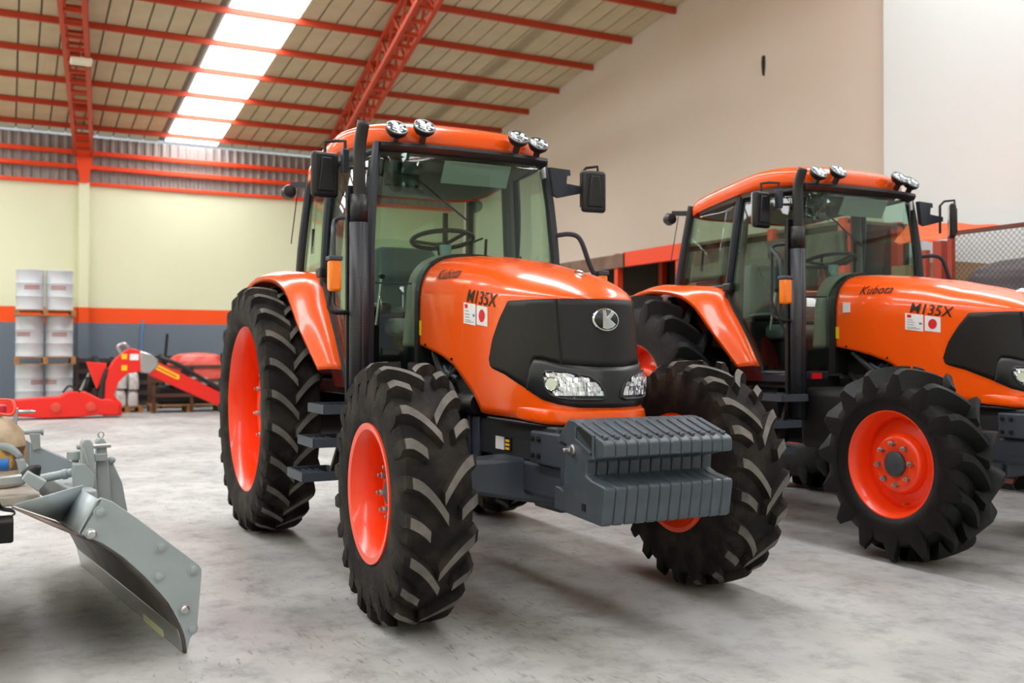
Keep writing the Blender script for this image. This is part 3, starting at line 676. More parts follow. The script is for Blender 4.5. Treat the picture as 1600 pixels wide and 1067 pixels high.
    # fenders
    OUT = [(-3.50,-1.02,1.22),(-3.24,-1.0,1.56),(-2.79,-.955,1.785),(-2.40,-.905,1.79),(-2.10,-.88,1.69),(-1.864,-.859,1.464),(-1.72,-.825,1.30),(-1.604,-.795,1.165)]
    INN = [(-3.50,-.60,1.24),(-3.24,-.61,1.59),(-2.79,-.63,1.82),(-2.38,-.655,1.82),(-1.97,-.690,1.79),(-1.83,-.685,1.63),(-1.66,-.68,1.39),(-1.519,-.673,1.165)]
    for sg in (-1,1):
        o_ = catmull(OUT,5); i_ = catmull(INN,5); R = []
        for a, b in zip(i_, o_):
            nrm = V((a.x+b.x)/2+2.69, 0, (a.z+b.z)/2-.87).normalized(); row = []
            for k in range(9):
                t = k/8; p = a.lerp(b,t)+nrm*(.028*math.sin(PI*min(1,t*1.02))); row.append(p)
            row.append(b+V(0,-.012,0)-nrm*.012); row.append(b+V(0,-.008,0)-nrm*.04)
            R.append([(p.x,-sg*p.y,p.z) for p in row])
        P(MB().rows(R), 'rear_fender', ORANGE, smooth=50, solid=.012)
        # inner wall under the cab side
        lo = [(p.x, -sg*p.y*-1*-1, p.z) for p in i_]
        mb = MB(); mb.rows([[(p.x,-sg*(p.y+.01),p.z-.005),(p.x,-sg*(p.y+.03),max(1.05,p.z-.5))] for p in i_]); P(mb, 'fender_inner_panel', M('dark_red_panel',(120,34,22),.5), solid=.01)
    # exhaust on the right
    ex = P(MB().tube(catmull([(-1.06,-.728,2.05),(-1.06,-.728,2.30),(-1.065,-.726,2.42),(-1.055,-.722,2.50),(-1.02,-.715,2.60)],5), .036, 16, caps=False), 'exhaust_pipe', BLKP)
    ex.modifiers.new('s','SOLIDIFY').thickness = .004
    for z0, z1, mt, nm, r_ in ((.80,2.02,None,'exhaust_guard',.056),(2.02,2.18,BLKP,'guard_collar',.052)):
        mb = MB(); uvs = []; nn = 24
        for k in range(2):
            for j in range(nn+1):
                a = 2*PI*j/nn; mb.v.append((-1.06+r_*math.cos(a), -.728+r_*math.sin(a), (z0,z1)[k])); uvs.append((j/nn*1.0, (z1-z0)*k*1.6))
        for j in range(nn): mb.f.append((j,j+1,nn+2+j,nn+1+j)); mb.m.append(0)
        P(mb, nm, mt or PERF, ex, weld=False, uvs=uvs, solid=.003)
    P(MB().box(-1.13,-1.10,-.79,-.66,.80,2.24), 'guard_back_plate', BLKP, ex, bevel=.005)
    # right lamp cluster with handrail
    for sg in (-1,1):
        if sg < 0:
            il = P(MB().box(-1.045,-.975,-.925,-.855,1.615,1.795), 'indicator_lamp', AMBER, bevel=.015)
            P(MB().box(-1.05,-.97,-.93,-.85,1.79,1.815), 'lamp_cap', GREYF, il, bevel=.006)
            P(MB().tube(catmull([(-1.05,-.90,1.62),(-1.05,-.91,1.53),(-1.04,-.88,1.50),(-1.08,-.80,1.50),(-1.10,-.74,1.50)],4), .013, 8), 'lamp_stay', BLKP)
            P(MB().tube(catmull([(-1.10,-.72,2.06),(-1.20,-.80,2.06),(-1.215,-.83,2.03),(-1.10,-.87,1.95),(-1.06,-.88,1.82)],4), .013, 8), 'handrail', NAVY)
            P(MB().tube(catmull([(-1.215,-.83,2.03),(-1.22,-.83,1.8),(-1.22,-.83,1.60),(-1.20,-.82,1.53),(-1.12,-.76,1.50)],4), .010, 8), 'handrail', NAVY)
        else:
            P(MB().tube(catmull([(-1.15,.63,2.03),(-1.08,.70,2.035),(-1.04,.75,2.00),(-1.02,.80,1.86),(-1.0,.86,1.66),(-1.05,.72,1.5)],5), .016, 8), 'handrail', NAVY)
            il = P(MB().box(-1.045,-.975,.855,.925,1.595,1.775), 'indicator_lamp', AMBER, bevel=.015)
            P(MB().box(-1.05,-.97,.85,.93,1.77,1.80), 'lamp_cap', GREYF, il, bevel=.006)
    # mirrors (own origin so they can be swung)
    def mirror(nm, loc, rz):
        o = P(MB().box(-.02,.03,-.085,.085,-.135,.135), nm, BLKP, bevel=.022, seg=3); o.location = loc; o.rotation_euler = (0,0,rz)
        P(MB().box(-.024,-.018,-.075,.075,-.12,.12), 'mirror_glass', CHROME, o, bevel=.002)
        P(MB().prism([(-.055,-.10),(.055,-.10),(.03,.10),(-.03,.10)], lambda a,b,c: (.028+c,a,b), 0, .012), 'housing_bulge', BLKP, o, bevel=.01)
        return o
    mirror('side_mirror', (-1.30,-.865,2.325), .15)
    P(MB().tube([(-1.17,-.64,2.36),(-1.20,-.76,2.36),(-1.22,-.762,2.40),(-1.22,-.762,2.52),(-1.28,-.80,2.53),(-1.30,-.86,2.52),(-1.30,-.86,2.45)], .010, 8), 'mirror_arm', BLKP)
    P(MB().box(-1.24,-1.19,-.785,-.745,2.33,2.47), 'mirror_arm_clamp', NAVY, bevel=.006)
    mirror('side_mirror', (-1.03,.842,2.312), -.1)
    P(MB().tube([(-1.10,.795,2.22),(-1.10,.795,2.44),(-1.08,.82,2.475),(-1.03,.875,2.48),(-1.03,.88,2.42)], .010, 8), 'mirror_arm', BLKP)
    P(MB().prism([(.56,2.46),(.71,2.455),(.715,2.42),(.69,2.42),(.685,2.365),(.83,2.352),(.83,2.318),(.63,2.27),(.59,2.285)], lambda a,b,c: (-1.135+c,a,b), 0, .035), 'mirror_bracket', NAVY, smooth=0)
    # small lamp and aerial at the rear of the roof
    for sg in (-1,1):
        ra = P(MB().bar((-2.47,sg*.62,2.46),(-2.60,sg*.72,2.47),.03,.04), 'rear_lamp_arm', NAVY, smooth=0)
        P(MB().lathe([(0,-.05),(.035,-.04),(.055,0),(.045,.05),(0,.06)],16,(-2.62,sg*.74,2.42),axis='x'), 'rear_work_lamp', BLKP)
    P(MB().tube([(-2.55,-.69,2.44),(-2.62,-.72,2.05)], .004, 5), 'aerial', BLKP)

PERF = perf_material()

# ---- wheels
def tyre(R, W, rr, nl, lug_h, wt, wb, ys, mats, alt=True, ext=.78, ht=.0):
    mb = MB(); hw = W/2; rc = R-lug_h
    prof = [(rr-.012,-.40*W),(rr+.012,-.46*W),(rr+.05,-.492*W),((rr+rc)/2,-.50*W),(rc-.055,-.485*W),(rc-.022,-.44*W),(rc-.006,-.33*W),(rc,-.17*W)]
    prof = prof+[(rc+.004,0)]+[(a,-b) for a,b in prof[::-1]]
    mb.rows([[(r*math.cos(2*PI*j/72),h,r*math.sin(2*PI*j/72)) for j in range(72)] for r,h in prof], closeu=True)
    NS = 8
    for sd in (-1,1):
        for i in range(nl):
            th0 = 2*PI*(i+(.5 if sd > 0 else 0))/nl; short = alt and (i % 2 == 1)
            ring = []
            for k in range(NS+2):
                s_ = min(k/NS,1); s0 = .42 if short else -.05; q = s0+(1-s0)*s_
                yy = sd*hw*(q*.985); dth = (ext*hw/R)*(1-(1-max(q,0))**1.7) if q > 0 else ext*hw/R*1.7*q
                drop = .012*max(q,0)**2+.03*max(0,q-.80)/.20; top = R-drop; base = rc-.012-.03*max(0,q-.7)/.3
                w1, w2 = wt/2, wb/2
                if k == NS+1: yy = sd*hw*1.005; top = R-.085; base = rc-.11; dth += .008/R; w1 *= .75; w2 *= .8
                t0 = th0+dth; pts = []
                for rad, off in ((base,-w2),(top,-w1),(top,w1),(base,w2)):
                    a = t0+off/R; pts.append((rad*math.cos(a), yy, rad*math.sin(a)))
                ring.append(pts)
            o = len(mb.v)
            for r in ring: mb.v += r
            K = len(ring)
            for k in range(K-1):
                for j in range(3):
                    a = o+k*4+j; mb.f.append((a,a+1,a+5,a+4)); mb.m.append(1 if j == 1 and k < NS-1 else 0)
            mb.f += [(o,o+1,o+2,o+3),(o+(K-1)*4,o+(K-1)*4+1,o+(K-1)*4+2,o+(K-1)*4+3)]; mb.m += [0,0]
    if ys < 0: mb.v = [(x,-y,z) for x,y,z in mb.v]
    return mb
def wheel(T, name, x, y, R, W, rr, nl, lug_h, wt, wb, depth, mats, alt, ext, hwf=.40, yaw=0, spin=0):
    out = -1 if y < 0 else 1                                        # outer side of this wheel
    mb = MB(); hw = W*hwf
    P_ = [(rr+.014,-hw-.006),(rr+.016,-hw+.006),(rr-.006,-hw+.012),(rr-.020,-hw+.035),(rr-.038,-hw+.075),(rr-.042,hw-.10),(rr-.02,hw-.035),(rr+.012,hw-.01),(rr+.012,hw+.004),
          (rr-.012,hw+.004),(rr-.034,hw-.035),(rr-.056,hw-.10),(rr-.054,-hw+.07),(rr-.036,-hw+.028),(rr-.016,-hw-.002)]
    mb.lathe(P_, 64, closed=True)
    o = mb.build(name, RIMRED, T, smooth=45); 
    d0 = -hw+depth; r0 = rr-.05
    ds = MB(); ds.lathe([(r0,d0+.05),(r0-.03,d0+.035),(r0*.80,d0+.034),(r0*.68,d0+.024),(r0*.63,d0-.030),(r0*.57,d0-.046),(r0*.50,d0-.048),(r0*.34,d0-.042),(.03,d0-.042),(.03,d0+.0),(r0*.6,d0+.0),(r0,d0+.06)], 56, closed=True)
    ds = ds.build('wheel_disc', RIMRED, o, smooth=45)
    hc = MB().lathe([(r0*.27,d0-.04),(r0*.27,d0-.06),(r0*.23,d0-.070),(.001,d0-.074)],28).build('hub_cap', M('hub_grey',(58,64,70),.5), o)
    vl = MB().lathe([(.006,-.03),(.006,.02),(.003,.03)],8).build('tyre_valve', STEEL, o); vl.location = (r0*.30, d0-.02, -r0*.80)
    kids = [ds, hc, vl]
    nutm = None
    for i in range(8):
        a = 2*PI*i/8+.2; rad = r0*.44
        if nutm is None:
            nutm = MB().lathe([(.019,.03),(.019,-.005),(.016,-.018),(.010,-.020),(.010,-.034),(.006,-.036)],6).build('wheel_nut', STEEL, o, smooth=30); nb = nutm
        else: nb = place(nutm, parent=o)
        nb.location = (rad*math.cos(a), d0-.055, rad*math.sin(a)); kids.append(nb)
    ty = tyre(R, W, rr, nl, lug_h, wt, wb, 1, mats, alt, ext).build('tyre', mats, o, smooth=32); 
    if out > 0:                                                     # left wheels: disc faces the other way
        o.scale = (1,-1,1)
    o.location = (x, y, R); o.rotation_mode = 'YXZ'; o.rotation_euler = (0, spin, yaw)
    return o

def front_weights(T):
    poly = [(.65,.979),(.70,.979),(.938,.904),(.952,.888),(.950,.838),(.862,.822),(.806,.808),(.800,.748),(.842,.732),(.945,.716),(.955,.705),(.930,.556),(.915,.548),(.525,.570),(.531,.675),(.575,.670),(.60,.657),(.611,.681),(.631,.867),(.59,.872),(.57,.862),(.548,.881)]
    wd = .674/12
    base = None
    for i in range(12):
        y = -.337+wd*(i+.5)
        if base is None:
            mb = MB(); mb.prism(poly, lambda a,b,c: (a,c,b), -wd/2+.001, wd/2-.001); base = mb.build('front_weight', GREYM, T, bevel=.010, seg=2); o = base
            MB().bar((.74,0,.969),(.90,0,.920),.026,.014).build('grip_rib', GREYM, o, bevel=.004)
            MB().lathe([(.012,0),(.012,.010),(.005,.014)],12,(.915,0,.912),axis='z').build('grip_stud', GREYM, o)
            o.location.y = y
        else:
            o = copy_tree(base, T); o.location.y = y
    y = -.337-.002
    # end-plate relief on the outer weight, tie bolt
    MB().prism([(.735,.945),(.755,.957),(.865,.915),(.865,.865),(.845,.87)], lambda a,b,c: (a,c,b), y-.004, y+.002).build('handle_recess', GAP, T, smooth=0)
    MB().tube([(.72,y,.95),(.72,y,.895),(.85,y,.845)], .008, 6).build('handle_rib', GREYM, T)
    MB().tube([(.868,y,.925),(.868,y,.825)], .008, 6).build('handle_rib', GREYM, T)
    MB().box(.775,.80,y-.003,y+.002,.595,.625).build('cast_pocket', GAP, T, smooth=0)
    b = MB().lathe([(.026,.03),(.026,-.004),(.018,-.008),(.018,-.022),(.010,-.024),(.010,-.045),(.005,-.048)],10,(.695,y,.848)).build('tie_bolt', STEEL, T)
    MB().bar((.60,-.33,.78),(.60,.33,.78),.05,.16).build('weight_carrier', GREYF, T, smooth=0)

T1 = empty('tractor', (0,0,0)); tag(T1, 'large orange tractor in the centre with dark weights on its front', 'tractor', 'orange cab tractors')
build_tractor(T1)
T2 = empty('tractor', (.093,3.264,0), math.radians(-.6)); tag(T2, 'orange tractor at the right, its bonnet cut by the picture edge', 'tractor', 'orange cab tractors')
for ch in list(T1.children): copy_tree(ch, T2)
for ch in T2.children:
    if ch.name.startswith('side_mirror') and ch.location.y > 0: ch.rotation_euler.z = .75
front_weights(T1)
MB().box(-1.0,-.935,-.352,-.345,1.565,1.635).build('side_sticker', WHITE, T2, smooth=0)
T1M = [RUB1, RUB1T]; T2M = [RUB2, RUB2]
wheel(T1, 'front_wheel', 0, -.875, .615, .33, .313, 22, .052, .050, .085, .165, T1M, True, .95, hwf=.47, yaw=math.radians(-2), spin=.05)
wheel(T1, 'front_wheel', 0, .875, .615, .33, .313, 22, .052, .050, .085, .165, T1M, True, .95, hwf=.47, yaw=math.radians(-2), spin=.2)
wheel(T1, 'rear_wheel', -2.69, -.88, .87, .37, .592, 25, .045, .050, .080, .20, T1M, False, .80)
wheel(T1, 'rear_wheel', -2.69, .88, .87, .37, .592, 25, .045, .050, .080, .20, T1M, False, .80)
f2 = [wheel(T2, 'front_wheel', .05, s*.90, .595, .34, .335, 15, .090, .042, .155, .100, T2M, False, .95, spin=.1) for s in (-1,1)]
wheel(T2, 'rear_wheel', -2.69, -.90, .88, .42, .47, 18, .10, .045, .15, .16, T2M, False, .9)
wheel(T2, 'rear_wheel', -2.69, .90, .88, .42, .47, 18, .10, .045, .15, .16, T2M, False, .9)

# ================================================================== GREY GRADER BLADE (foreground left)
BR = empty('grader_blade', (-.5,-2.1,0)); tag(BR, 'grey angled grader blade implement with bolted end plate in the left foreground', 'implement')
TIP = V(.05,-1.85,0); RB = Matrix.Rotation(math.radians(7.5),3,'Z'); OFF = V(-.5,-2.1,0)
def BW(lx, y, z): return (TIP+RB @ V(lx, y+1.85, 0))+V(0,0,z)-OFF
def B2(mb, name, mat, par=None, world=False, **k):
    if world: mb.v = [tuple(V(*v)-OFF) for v in mb.v]
    return mb.build(name, mat, par or BR, **k)
CUR = [(-1.85,.0),(-1.858,.06),(-1.875,.115),(-1.93,.225),(-2.02,.34),(-2.11,.435),(-2.19,.50),(-2.28,.55)]
mb = MB(); mb.prism(CUR+[(-2.215,.675),(-2.195,.685),(-2.15,.665),(-2.05,.585),(-1.80,.365),(-1.788,.345),(-1.79,.30),(-1.808,.09),(-1.835,.06)], lambda a,b,c: BW(c,a,b), -.014, 0)
ep = B2(mb, 'end_plate', BLADE, bevel=.003)
for (yy, zz, dk) in ((-2.2,.63,0),(-2.235,.545,1),(-1.96,.46,0),(-1.97,.34,0),(-1.825,.35,0),(-1.865,.19,1),(-1.83,.10,0)):
    mb = MB(); c0 = BW(0,yy,zz)
    prof = [(.026,0),(.026,.004),(.016,.005),(.016,.014),(.010,.017)] if not dk else [(.022,0),(.022,.005),(.019,.006),(.019,.026),(.012,.032)]
    mb.lathe(prof, 14, c0, M4=Matrix.Rotation(-PI/2+math.radians(7.5),4,'Z')); B2(mb, 'plate_bolt', STEEL if dk else BLADE, ep, smooth=30)
SM = [tuple(p) for p in catmull([(a,b,0) for a,b in CUR],3)]
mb = MB(); mb.rows([[BW(lx,a,b) for a,b,_ in SM] for lx in (0,-.5,-1,-1.5,-2.1)]); B2(mb, 'mouldboard', M('worn_blade_steel',(92,86,82),.5,.3,var=(6,(66,58,54),.4,.7)), solid=.012)
mb = MB(); mb.prism([(-1.846,0),(-1.862,0),(-1.885,.10),(-1.868,.105)], lambda a,b,c: BW(c,a,b), -2.1,-.02); B2(mb, 'cutting_edge', STEEL, bevel=.002)
mb = MB(); mb.prism([(-1.845,0),(-1.87,0),(-1.872,.03),(-1.85,.03)], lambda a,b,c: BW(c,a,b), -.62,-.30); B2(mb, 'wear_shoe', M('pale_yellow_paint',(204,204,160),.6))
mb = MB(); mb.rows([[BW(lx,-2.28,.55),BW(lx,-2.205,.68)] for lx in (0,-.16,-.34)]); B2(mb, 'top_flange', BLADE, solid=.010)
mb = MB(); mb.rows([[BW(0,-2.28,.55),BW(0,-2.285,.548)],[BW(-.10,-2.285,.545),BW(-.05,-2.36,.585)],[BW(-.34,-2.30,.55),BW(-.14,-2.50,.66)]]); B2(mb, 'front_lip', RUSTY, solid=.008)
mb = MB(); mb.add([BW(-.34,-2.285,.55),BW(-.34,-2.20,.70),BW(-.14,-2.50,.665)],[(0,1,2)]); B2(mb, 'gusset_plate', BLADE, solid=.010)
mb = MB(); mb.bar((-.35,-2.22,.60),(-2.1,-2.45,.60),.10,.12); B2(mb, 'carrier_beam', BLADE, world=True, bevel=.01)
for (x0,y0,y1,z1,sl) in ((-.50,-2.232,-2.182,.875,.03),(-.60,-2.160,-2.118,.870,.03)):
    mb = MB(); mb.prism([(y0,.52),(y1+sl,.52),(y1,z1-.02),(y1-.012,z1),(y0+.012,z1),(y0,z1-.02)], lambda a,b,c: (c,a,b), x0-.09, x0+.02); B2(mb, 'hitch_plate', BLADE, world=True, bevel=.006)
mb = MB(); mb.prism([(-2.215,.80),(-2.12,.80),(-2.12,.765),(-2.215,.765)], lambda a,b,c: (c,a,b), -.60,-.545); B2(mb, 'hitch_spacer', BLADE, world=True, bevel=.004)
mb = MB(); mb.tube([(-.54,-2.245,.835),(-.58,-2.10,.835)], .011, 10); B2(mb, 'hitch_pin', STEEL, world=True)
mb = MB(); mb.tube([(-.60+.0,-2.14+.012*math.cos(2*PI*i/16),.885+.014*math.sin(2*PI*i/16)) for i in range(16)], .0035, 6, closed=True); B2(mb, 'linch_ring', STEEL, world=True); mb = MB(); mb.tube([(-.47,-2.225,.84),(-.46,-2.205,.76)], .006, 6); B2(mb, 'linch_pin', STEEL, world=True)
mb = MB(); mb.prism([(-2.10,.755),(-2.085,.76),(-2.035,.64),(-2.01,.50),(-2.10,.50)], lambda a,b,c: (c,a,b), -.85,-.70); B2(mb, 'side_cheek', BLADE, world=True, bevel=.006)
mb = MB(); mb.lathe([(.018,-.02),(.018,.02),(.008,.03)],10,(-.70,-2.085,.755),axis='x'); B2(mb, 'cheek_bolt', BLADE, world=True)
mb = MB(); mb.lathe([(.016,.70),(.016,.775),(.036,.775),(.036,.81),(.030,.815)],20,(-.60,-2.25,0),axis='z'); B2(mb, 'pivot_knob', BLADE, world=True)
mb = MB(); mb.tube([(-.63,-2.20,.72),(-.66,-2.40,.685)], .020, 14); mb.tube([(-.64,-2.28,.705),(-.645,-2.30,.702)], .024, 14); B2(mb, 'cross_tube', BLADE, world=True)
mb = MB(); mb.prism([(-2.265,.765),(-2.215,.765),(-2.172,.705),(-2.175,.66),(-2.225,.60),(-2.265,.62)], lambda a,b,c: (c,a,b), -.56,-.47); B2(mb, 'hitch_gusset', BLADE, world=True, bevel=.004)
mb = MB(); mb.tube([(-.47,-2.455,.715),(-.45,-2.425,.745),(-.43,-2.405,.770)], [.034,.033,.012], 14); B2(mb, 'pin_cover', BLKP, world=True, bevel=.004)
mb = MB(); mb.prism([(-2.475,.72),(-2.45,.755),(-2.375,.705),(-2.41,.665)], lambda a,b,c: (c,a,b), -.44,-.36); B2(mb, 'cover_bracket', BLADE, world=True, bevel=.004)
mb = MB()
for k in range(2):
    mb.prism([(-2.45,.83),(-2.37,.785),(-2.27,.735),(-2.245,.715),(-2.27,.675),(-2.41,.66),(-2.45,.72)], lambda a,b,c: (c,a+.02*k,b-.01*k), -1.16-.0*k+.06*k,-1.14+.06*k)
B2(mb, 'back_plate', M('blade_grey_shade',(146,158,164),.45), world=True, bevel=.004)
mb = MB(); mb.prism([(-2.435,.865),(-2.385,.865),(-2.382,.79),(-2.415,.78)], lambda a,b,c: (c,a,b), -1.12,-1.06); mb.tube([(-1.09,-2.46,.872),(-1.09,-2.37,.872)], .014, 10); mb.tube([(-1.09,-2.378,.872),(-1.09,-2.368,.872)], .020, 10); B2(mb, 'lower_link_pin', BLADE, world=True, bevel=.003)
mb = MB(); mb.bar((-.80,-2.498,.93),(-.80,-2.494,1.01),.018,.03,(1,0,0)); mb.tube([(-.80,-2.49,.99),(-.80,-2.43,.99),(-.80,-2.41,.989)], [.010,.010,.003], 10); B2(mb, 'upper_link_pin', STEEL, world=True, bevel=.002)
mb = MB(); A1 = catmull([(-.55,-2.62,.865),(-.55,-2.56,.87),(-.55,-2.51,.855),(-.55,-2.475,.82),(-.55,-2.455,.77),(-.55,-2.45,.70)],4); mb.rows([[p+V(0,0,0), p+V(0,-.012,-.030) if i < 14 else p+V(0,-.035,-.004)] for i,p in enumerate(A1)]); B2(mb, 'arch_plate', BLADE, world=True, solid=.012)
mb = MB(); mb.bar((-.45,-2.66,.705),(-.47,-2.46,.712),.05,.05); B2(mb, 'link_rod', STEEL, world=True, bevel=.01)
mb = MB(); mb.box(-1.25,-.42,-3.0,-2.40,.60,.643); mb.box(-1.6,.02,-3.7,-2.58,.56,.62); B2(mb, 'deck_plate', M('dirty_deck',(176,170,158),.7,var=(9,(140,130,118),.4,.7)), world=True, bevel=.006)
mb = MB(); mb.box(-1.6,-.1,-3.7,-3.55,.0,.56); B2(mb, 'support_stand', BLKD, world=True, bevel=.01)
mb = MB(); mb.box(-1.5,-.05,-2.95,-2.62,.34,.56); B2(mb, 'main_beam', BLKD, world=True, bevel=.02)
mb = MB(); mb.box(-.42,-.25,-2.62,-2.505,.47,.565); B2(mb, 'beam_end_block', BLKD, world=True, bevel=.01)
for i in range(5):
    mb = MB(); mb.tube(catmull([(-.40+.02*i,-2.56,.60+.012*i),(-.36,-2.52-.01*i,.60),(-.34,-2.50,.585),(-.33,-2.515,.57)],3), .0035, 5); B2(mb, 'loose_wire', BLKD, world=True)
# jug standing on the implement
JR = empty('plastic_jug', (-.80,-2.575,.645)); tag(JR, 'beige plastic jug with red cap standing on the grey implement', 'jug')
mb = MB(); mb.lathe([(0,0),(.10,0),(.118,.02),(.122,.10),(.118,.17),(.124,.20),(.112,.255),(.07,.305),(.038,.33),(.034,.355)],28,axis='z'); mb.build('jug_body', M('beige_translucent_plastic',(196,176,148),.4,var=(12,(170,146,116),.4,.65)), JR)
mb = MB(); mb.lathe([(.120,.08),(.1245,.085),(.1245,.185),(.120,.19)],28,axis='z'); jl = mb.build('jug_label', M('jug_label_print',(96,72,60),.5,var=(16,(196,150,70),.45,.55)), JR)
mb = MB(); mb.rows([[(.1265*math.cos(a),.1265*math.sin(a),z) for z in (.085,.14)] for a in [-.05+.08*i for i in range(7)]]); mb.build('label_patch', BLUEP, jl, solid=.001)
mb = MB(); mb.lathe([(.041,.335),(.043,.34),(.043,.375),(.036,.382),(0,.382)],20,axis='z'); mb.build('jug_cap', M('cap_red',(206,50,70),.4), JR)
mb = MB(); mb.tube(catmull([(.04,-.01,.345),(.05,.06,.335),(.045,.075,.37),(.02,.06,.40),(.0,.0,.405)],4), .007, 8); mb.build('cap_handle', M('handle_red',(236,84,62),.4), JR)

# ================================================================== DRUMS AND PALLETS
def drum_mesh(h=.83, r=.268):
    mb = MB(); mb.lathe([(0,.012),(r-.015,.012),(r,0),(r+.006,.01),(r,.02),(r,h*.31),(r+.012,h*.335),(r,h*.36),(r,h*.64),(r+.012,h*.665),(r,h*.69),(r,h-.02),(r+.006,h-.01),(r,h),(r-.015,h-.012),(0,h-.012)],40,axis='z'); return mb
tiers = ((.158,.84,'bottom'),(1.158,.84,'middle'),(2.135,.84,'top'))
dm = None
for z, h, tn in tiers:
    for yc, side in ((-2.115,'left'),(-1.555,'right')):
        r = empty('oil_drum', (-18.55,yc,z)); tag(r, f'grey steel oil drum on the {side} of the {tn} tier by the pilaster', 'drum', 'stacked oil drums')
        if dm is None:
            dm = drum_mesh(h).build('drum_body', DRUM, r); lm_ = MB()
            gl = [0,1,2,3,4,5]
            for g in gl:      # faded red name band, six glyph-like blocks
                a0 = -.55+.19*g+.35; rr_ = .2705
                for (da,db,z0,z1) in ((0,.045,.42,.50),(.06,.15,.47,.50),(.06,.15,.42,.445)): lm_.rows([[(rr_*math.cos(a),rr_*math.sin(a),zz*h/.83) for zz in (z0,z1)] for a in [a0+lerp(da,db,k/2) for k in range(3)]])
            lgo = lm_.build('drum_logo', M('faded_red_print',(170,84,70),.6), r, solid=.001)
        else:
            for sr in (dm, lgo): place(sr, parent=r)
        r.rotation_euler.z = {('left','bottom'):.5,('right','bottom'):-.9,('left','middle'):-.7,('right','middle'):-.15,('left','top'):.0,('right','top'):-.25}[(side,tn)]-.2
def pallet(name, loc, lx, ly, hgt, label, rz=0):
    r = empty(name, loc, rz); tag(r, label, 'pallet', 'wooden pallets'); n = 7
    for k in range(n):
        x = -lx/2+lx*(k+.5)/n; MB().box(x-lx/n*.38,x+lx/n*.38,-ly/2,ly/2,hgt-.022,hgt).build('deck_board', WOOD, r, smooth=0)
    for yy in (-1,0,1): MB().box(-lx/2,lx/2,yy*(ly/2-.05)-.045,yy*(ly/2-.05)+.045,.02,hgt-.022).build('bearer', WOOD, r, smooth=0)
    for xx in (-1,0,1): MB().box(xx*(lx/2-.05)-.05,xx*(lx/2-.05)+.05,-ly/2,ly/2,0,.02).build('base_board', WOOD, r, smooth=0)
    return r
for z, hh, tn in ((0,.155,'under the bottom drums'),(1.0,.155,'between the bottom and middle drums'),(2.0,.13,'between the middle and top drums')):
    pallet('pallet', (-18.6,-1.83,z), 1.1, 1.16, hh, f'wooden pallet {tn}')

# ================================================================== RED LOADER ARM
LR = empty('loader_arm', (-16.05,-.9,0)); tag(LR, 'red hydraulic loader arm lying on the floor before the back wall', 'machine')
def LP(mb, name, mat, par=None, **k):
    mb.v = [(v[0]+16.05,v[1]+.9,v[2]) for v in mb.v]; return mb.build(name, mat, par or LR, **k)
yz = lambda a,b,c: (c,a,b)
LP(MB().prism([(-.90,.03),(-.96,.33),(-.90,.74),(-.70,1.10),(-.50,1.28),(-.40,1.33),(-.21,1.28),(-.20,.88),(-.46,.84),(-.62,.68),(-.70,.42),(-.56,.26),(-.56,.03)], yz, -16.22,-15.9), 'boom', FRED, bevel=.015)
LP(MB().prism([(-1.19,1.07),(-.83,1.04),(-.84,.85),(-1.0,.55)], yz, -16.15,-15.97), 'boom_ear', FRED, bevel=.01)
LP(MB().prism([(-2.9,.40),(-2.6,.36),(-2.0,.40),(-1.65,.42),(-1.5,.50),(-1.2,.50),(-.95,.36),(-.78,.36),(-.60,.24),(-.62,.04),(-1.0,.06),(-1.3,.03),(-1.9,.02),(-2.9,.12)], yz, -16.30,-15.82), 'base_frame', FRED, bevel=.02)
for yy in (-1.72,-1.12): LP(MB().lathe([(.09,0),(.09,.05),(.05,.06)],20,(-15.82,yy,.22),axis='x'), 'frame_pin', M('dull_red_pin',(214,70,50),.5))
jc = LP(MB().prism([(-.24,1.28),(-.04,1.22),(.10,1.12),(.10,.98),(-.05,.84),(-.22,.86)], yz, -16.25,-15.88), 'knuckle', STEEL, bevel=.02)
am = LP(MB().prism([(-.06,1.08),(.02,1.10),(1.75,.22),(1.75,-.0+.03),(1.55,.03),(.0,.78),(-.06,.82)], yz, -16.2,-15.92), 'arm', FRED, bevel=.012)
LP(MB().prism([(.02,1.01),(.06,1.03),(.50,.80),(.50,.72),(.44,.72),(.02,.94)], yz, -15.915,-15.908), 'warning_stripe', YEL, am, smooth=0)
LP(MB().prism([(.08,.95),(.10,.965),(.46,.775),(.44,.755)], yz, -15.908,-15.905), 'stripe_text_bar', REDP, am, smooth=0)
for yy,zz in ((-.52,1.17),(-.52,.95)): LP(MB().box(-15.90,-15.893,yy-.05,yy+.05,zz-.05,zz+.05), 'warning_label', YEL, smooth=0)
LP(MB().box(-15.90,-15.893,-.42,-.26,1.10,1.22), 'maker_label', WHITE, smooth=0)
LP(MB().tube([(-15.9,-.93,.25),(-15.92,-.90,.7),(-15.95,-.82,.92)], .05, 10), 'lift_cylinder', BLKP)
LP(MB().tube(catmull([(-15.95,.15,1.15),(-15.92,.5,1.0),(-15.92,1.0,.68),(-15.9,1.5,.42)],5), .045, 8), 'hydraulic_hose', BLKP)
LP(MB().tube(catmull([(-16.1,-.55,1.22),(-16.1,-.62,1.36),(-16.1,-.5,1.42),(-16.1,-.42,1.34)],5), .03, 8), 'hydraulic_fitting', STEEL)
LP(MB().tube(catmull([(-15.85,-1.6,.50),(-15.8,-1.5,.62),(-15.82,-1.38,.56),(-15.85,-1.30,.50)],5), .02, 8), 'hose_loop', BLKP)

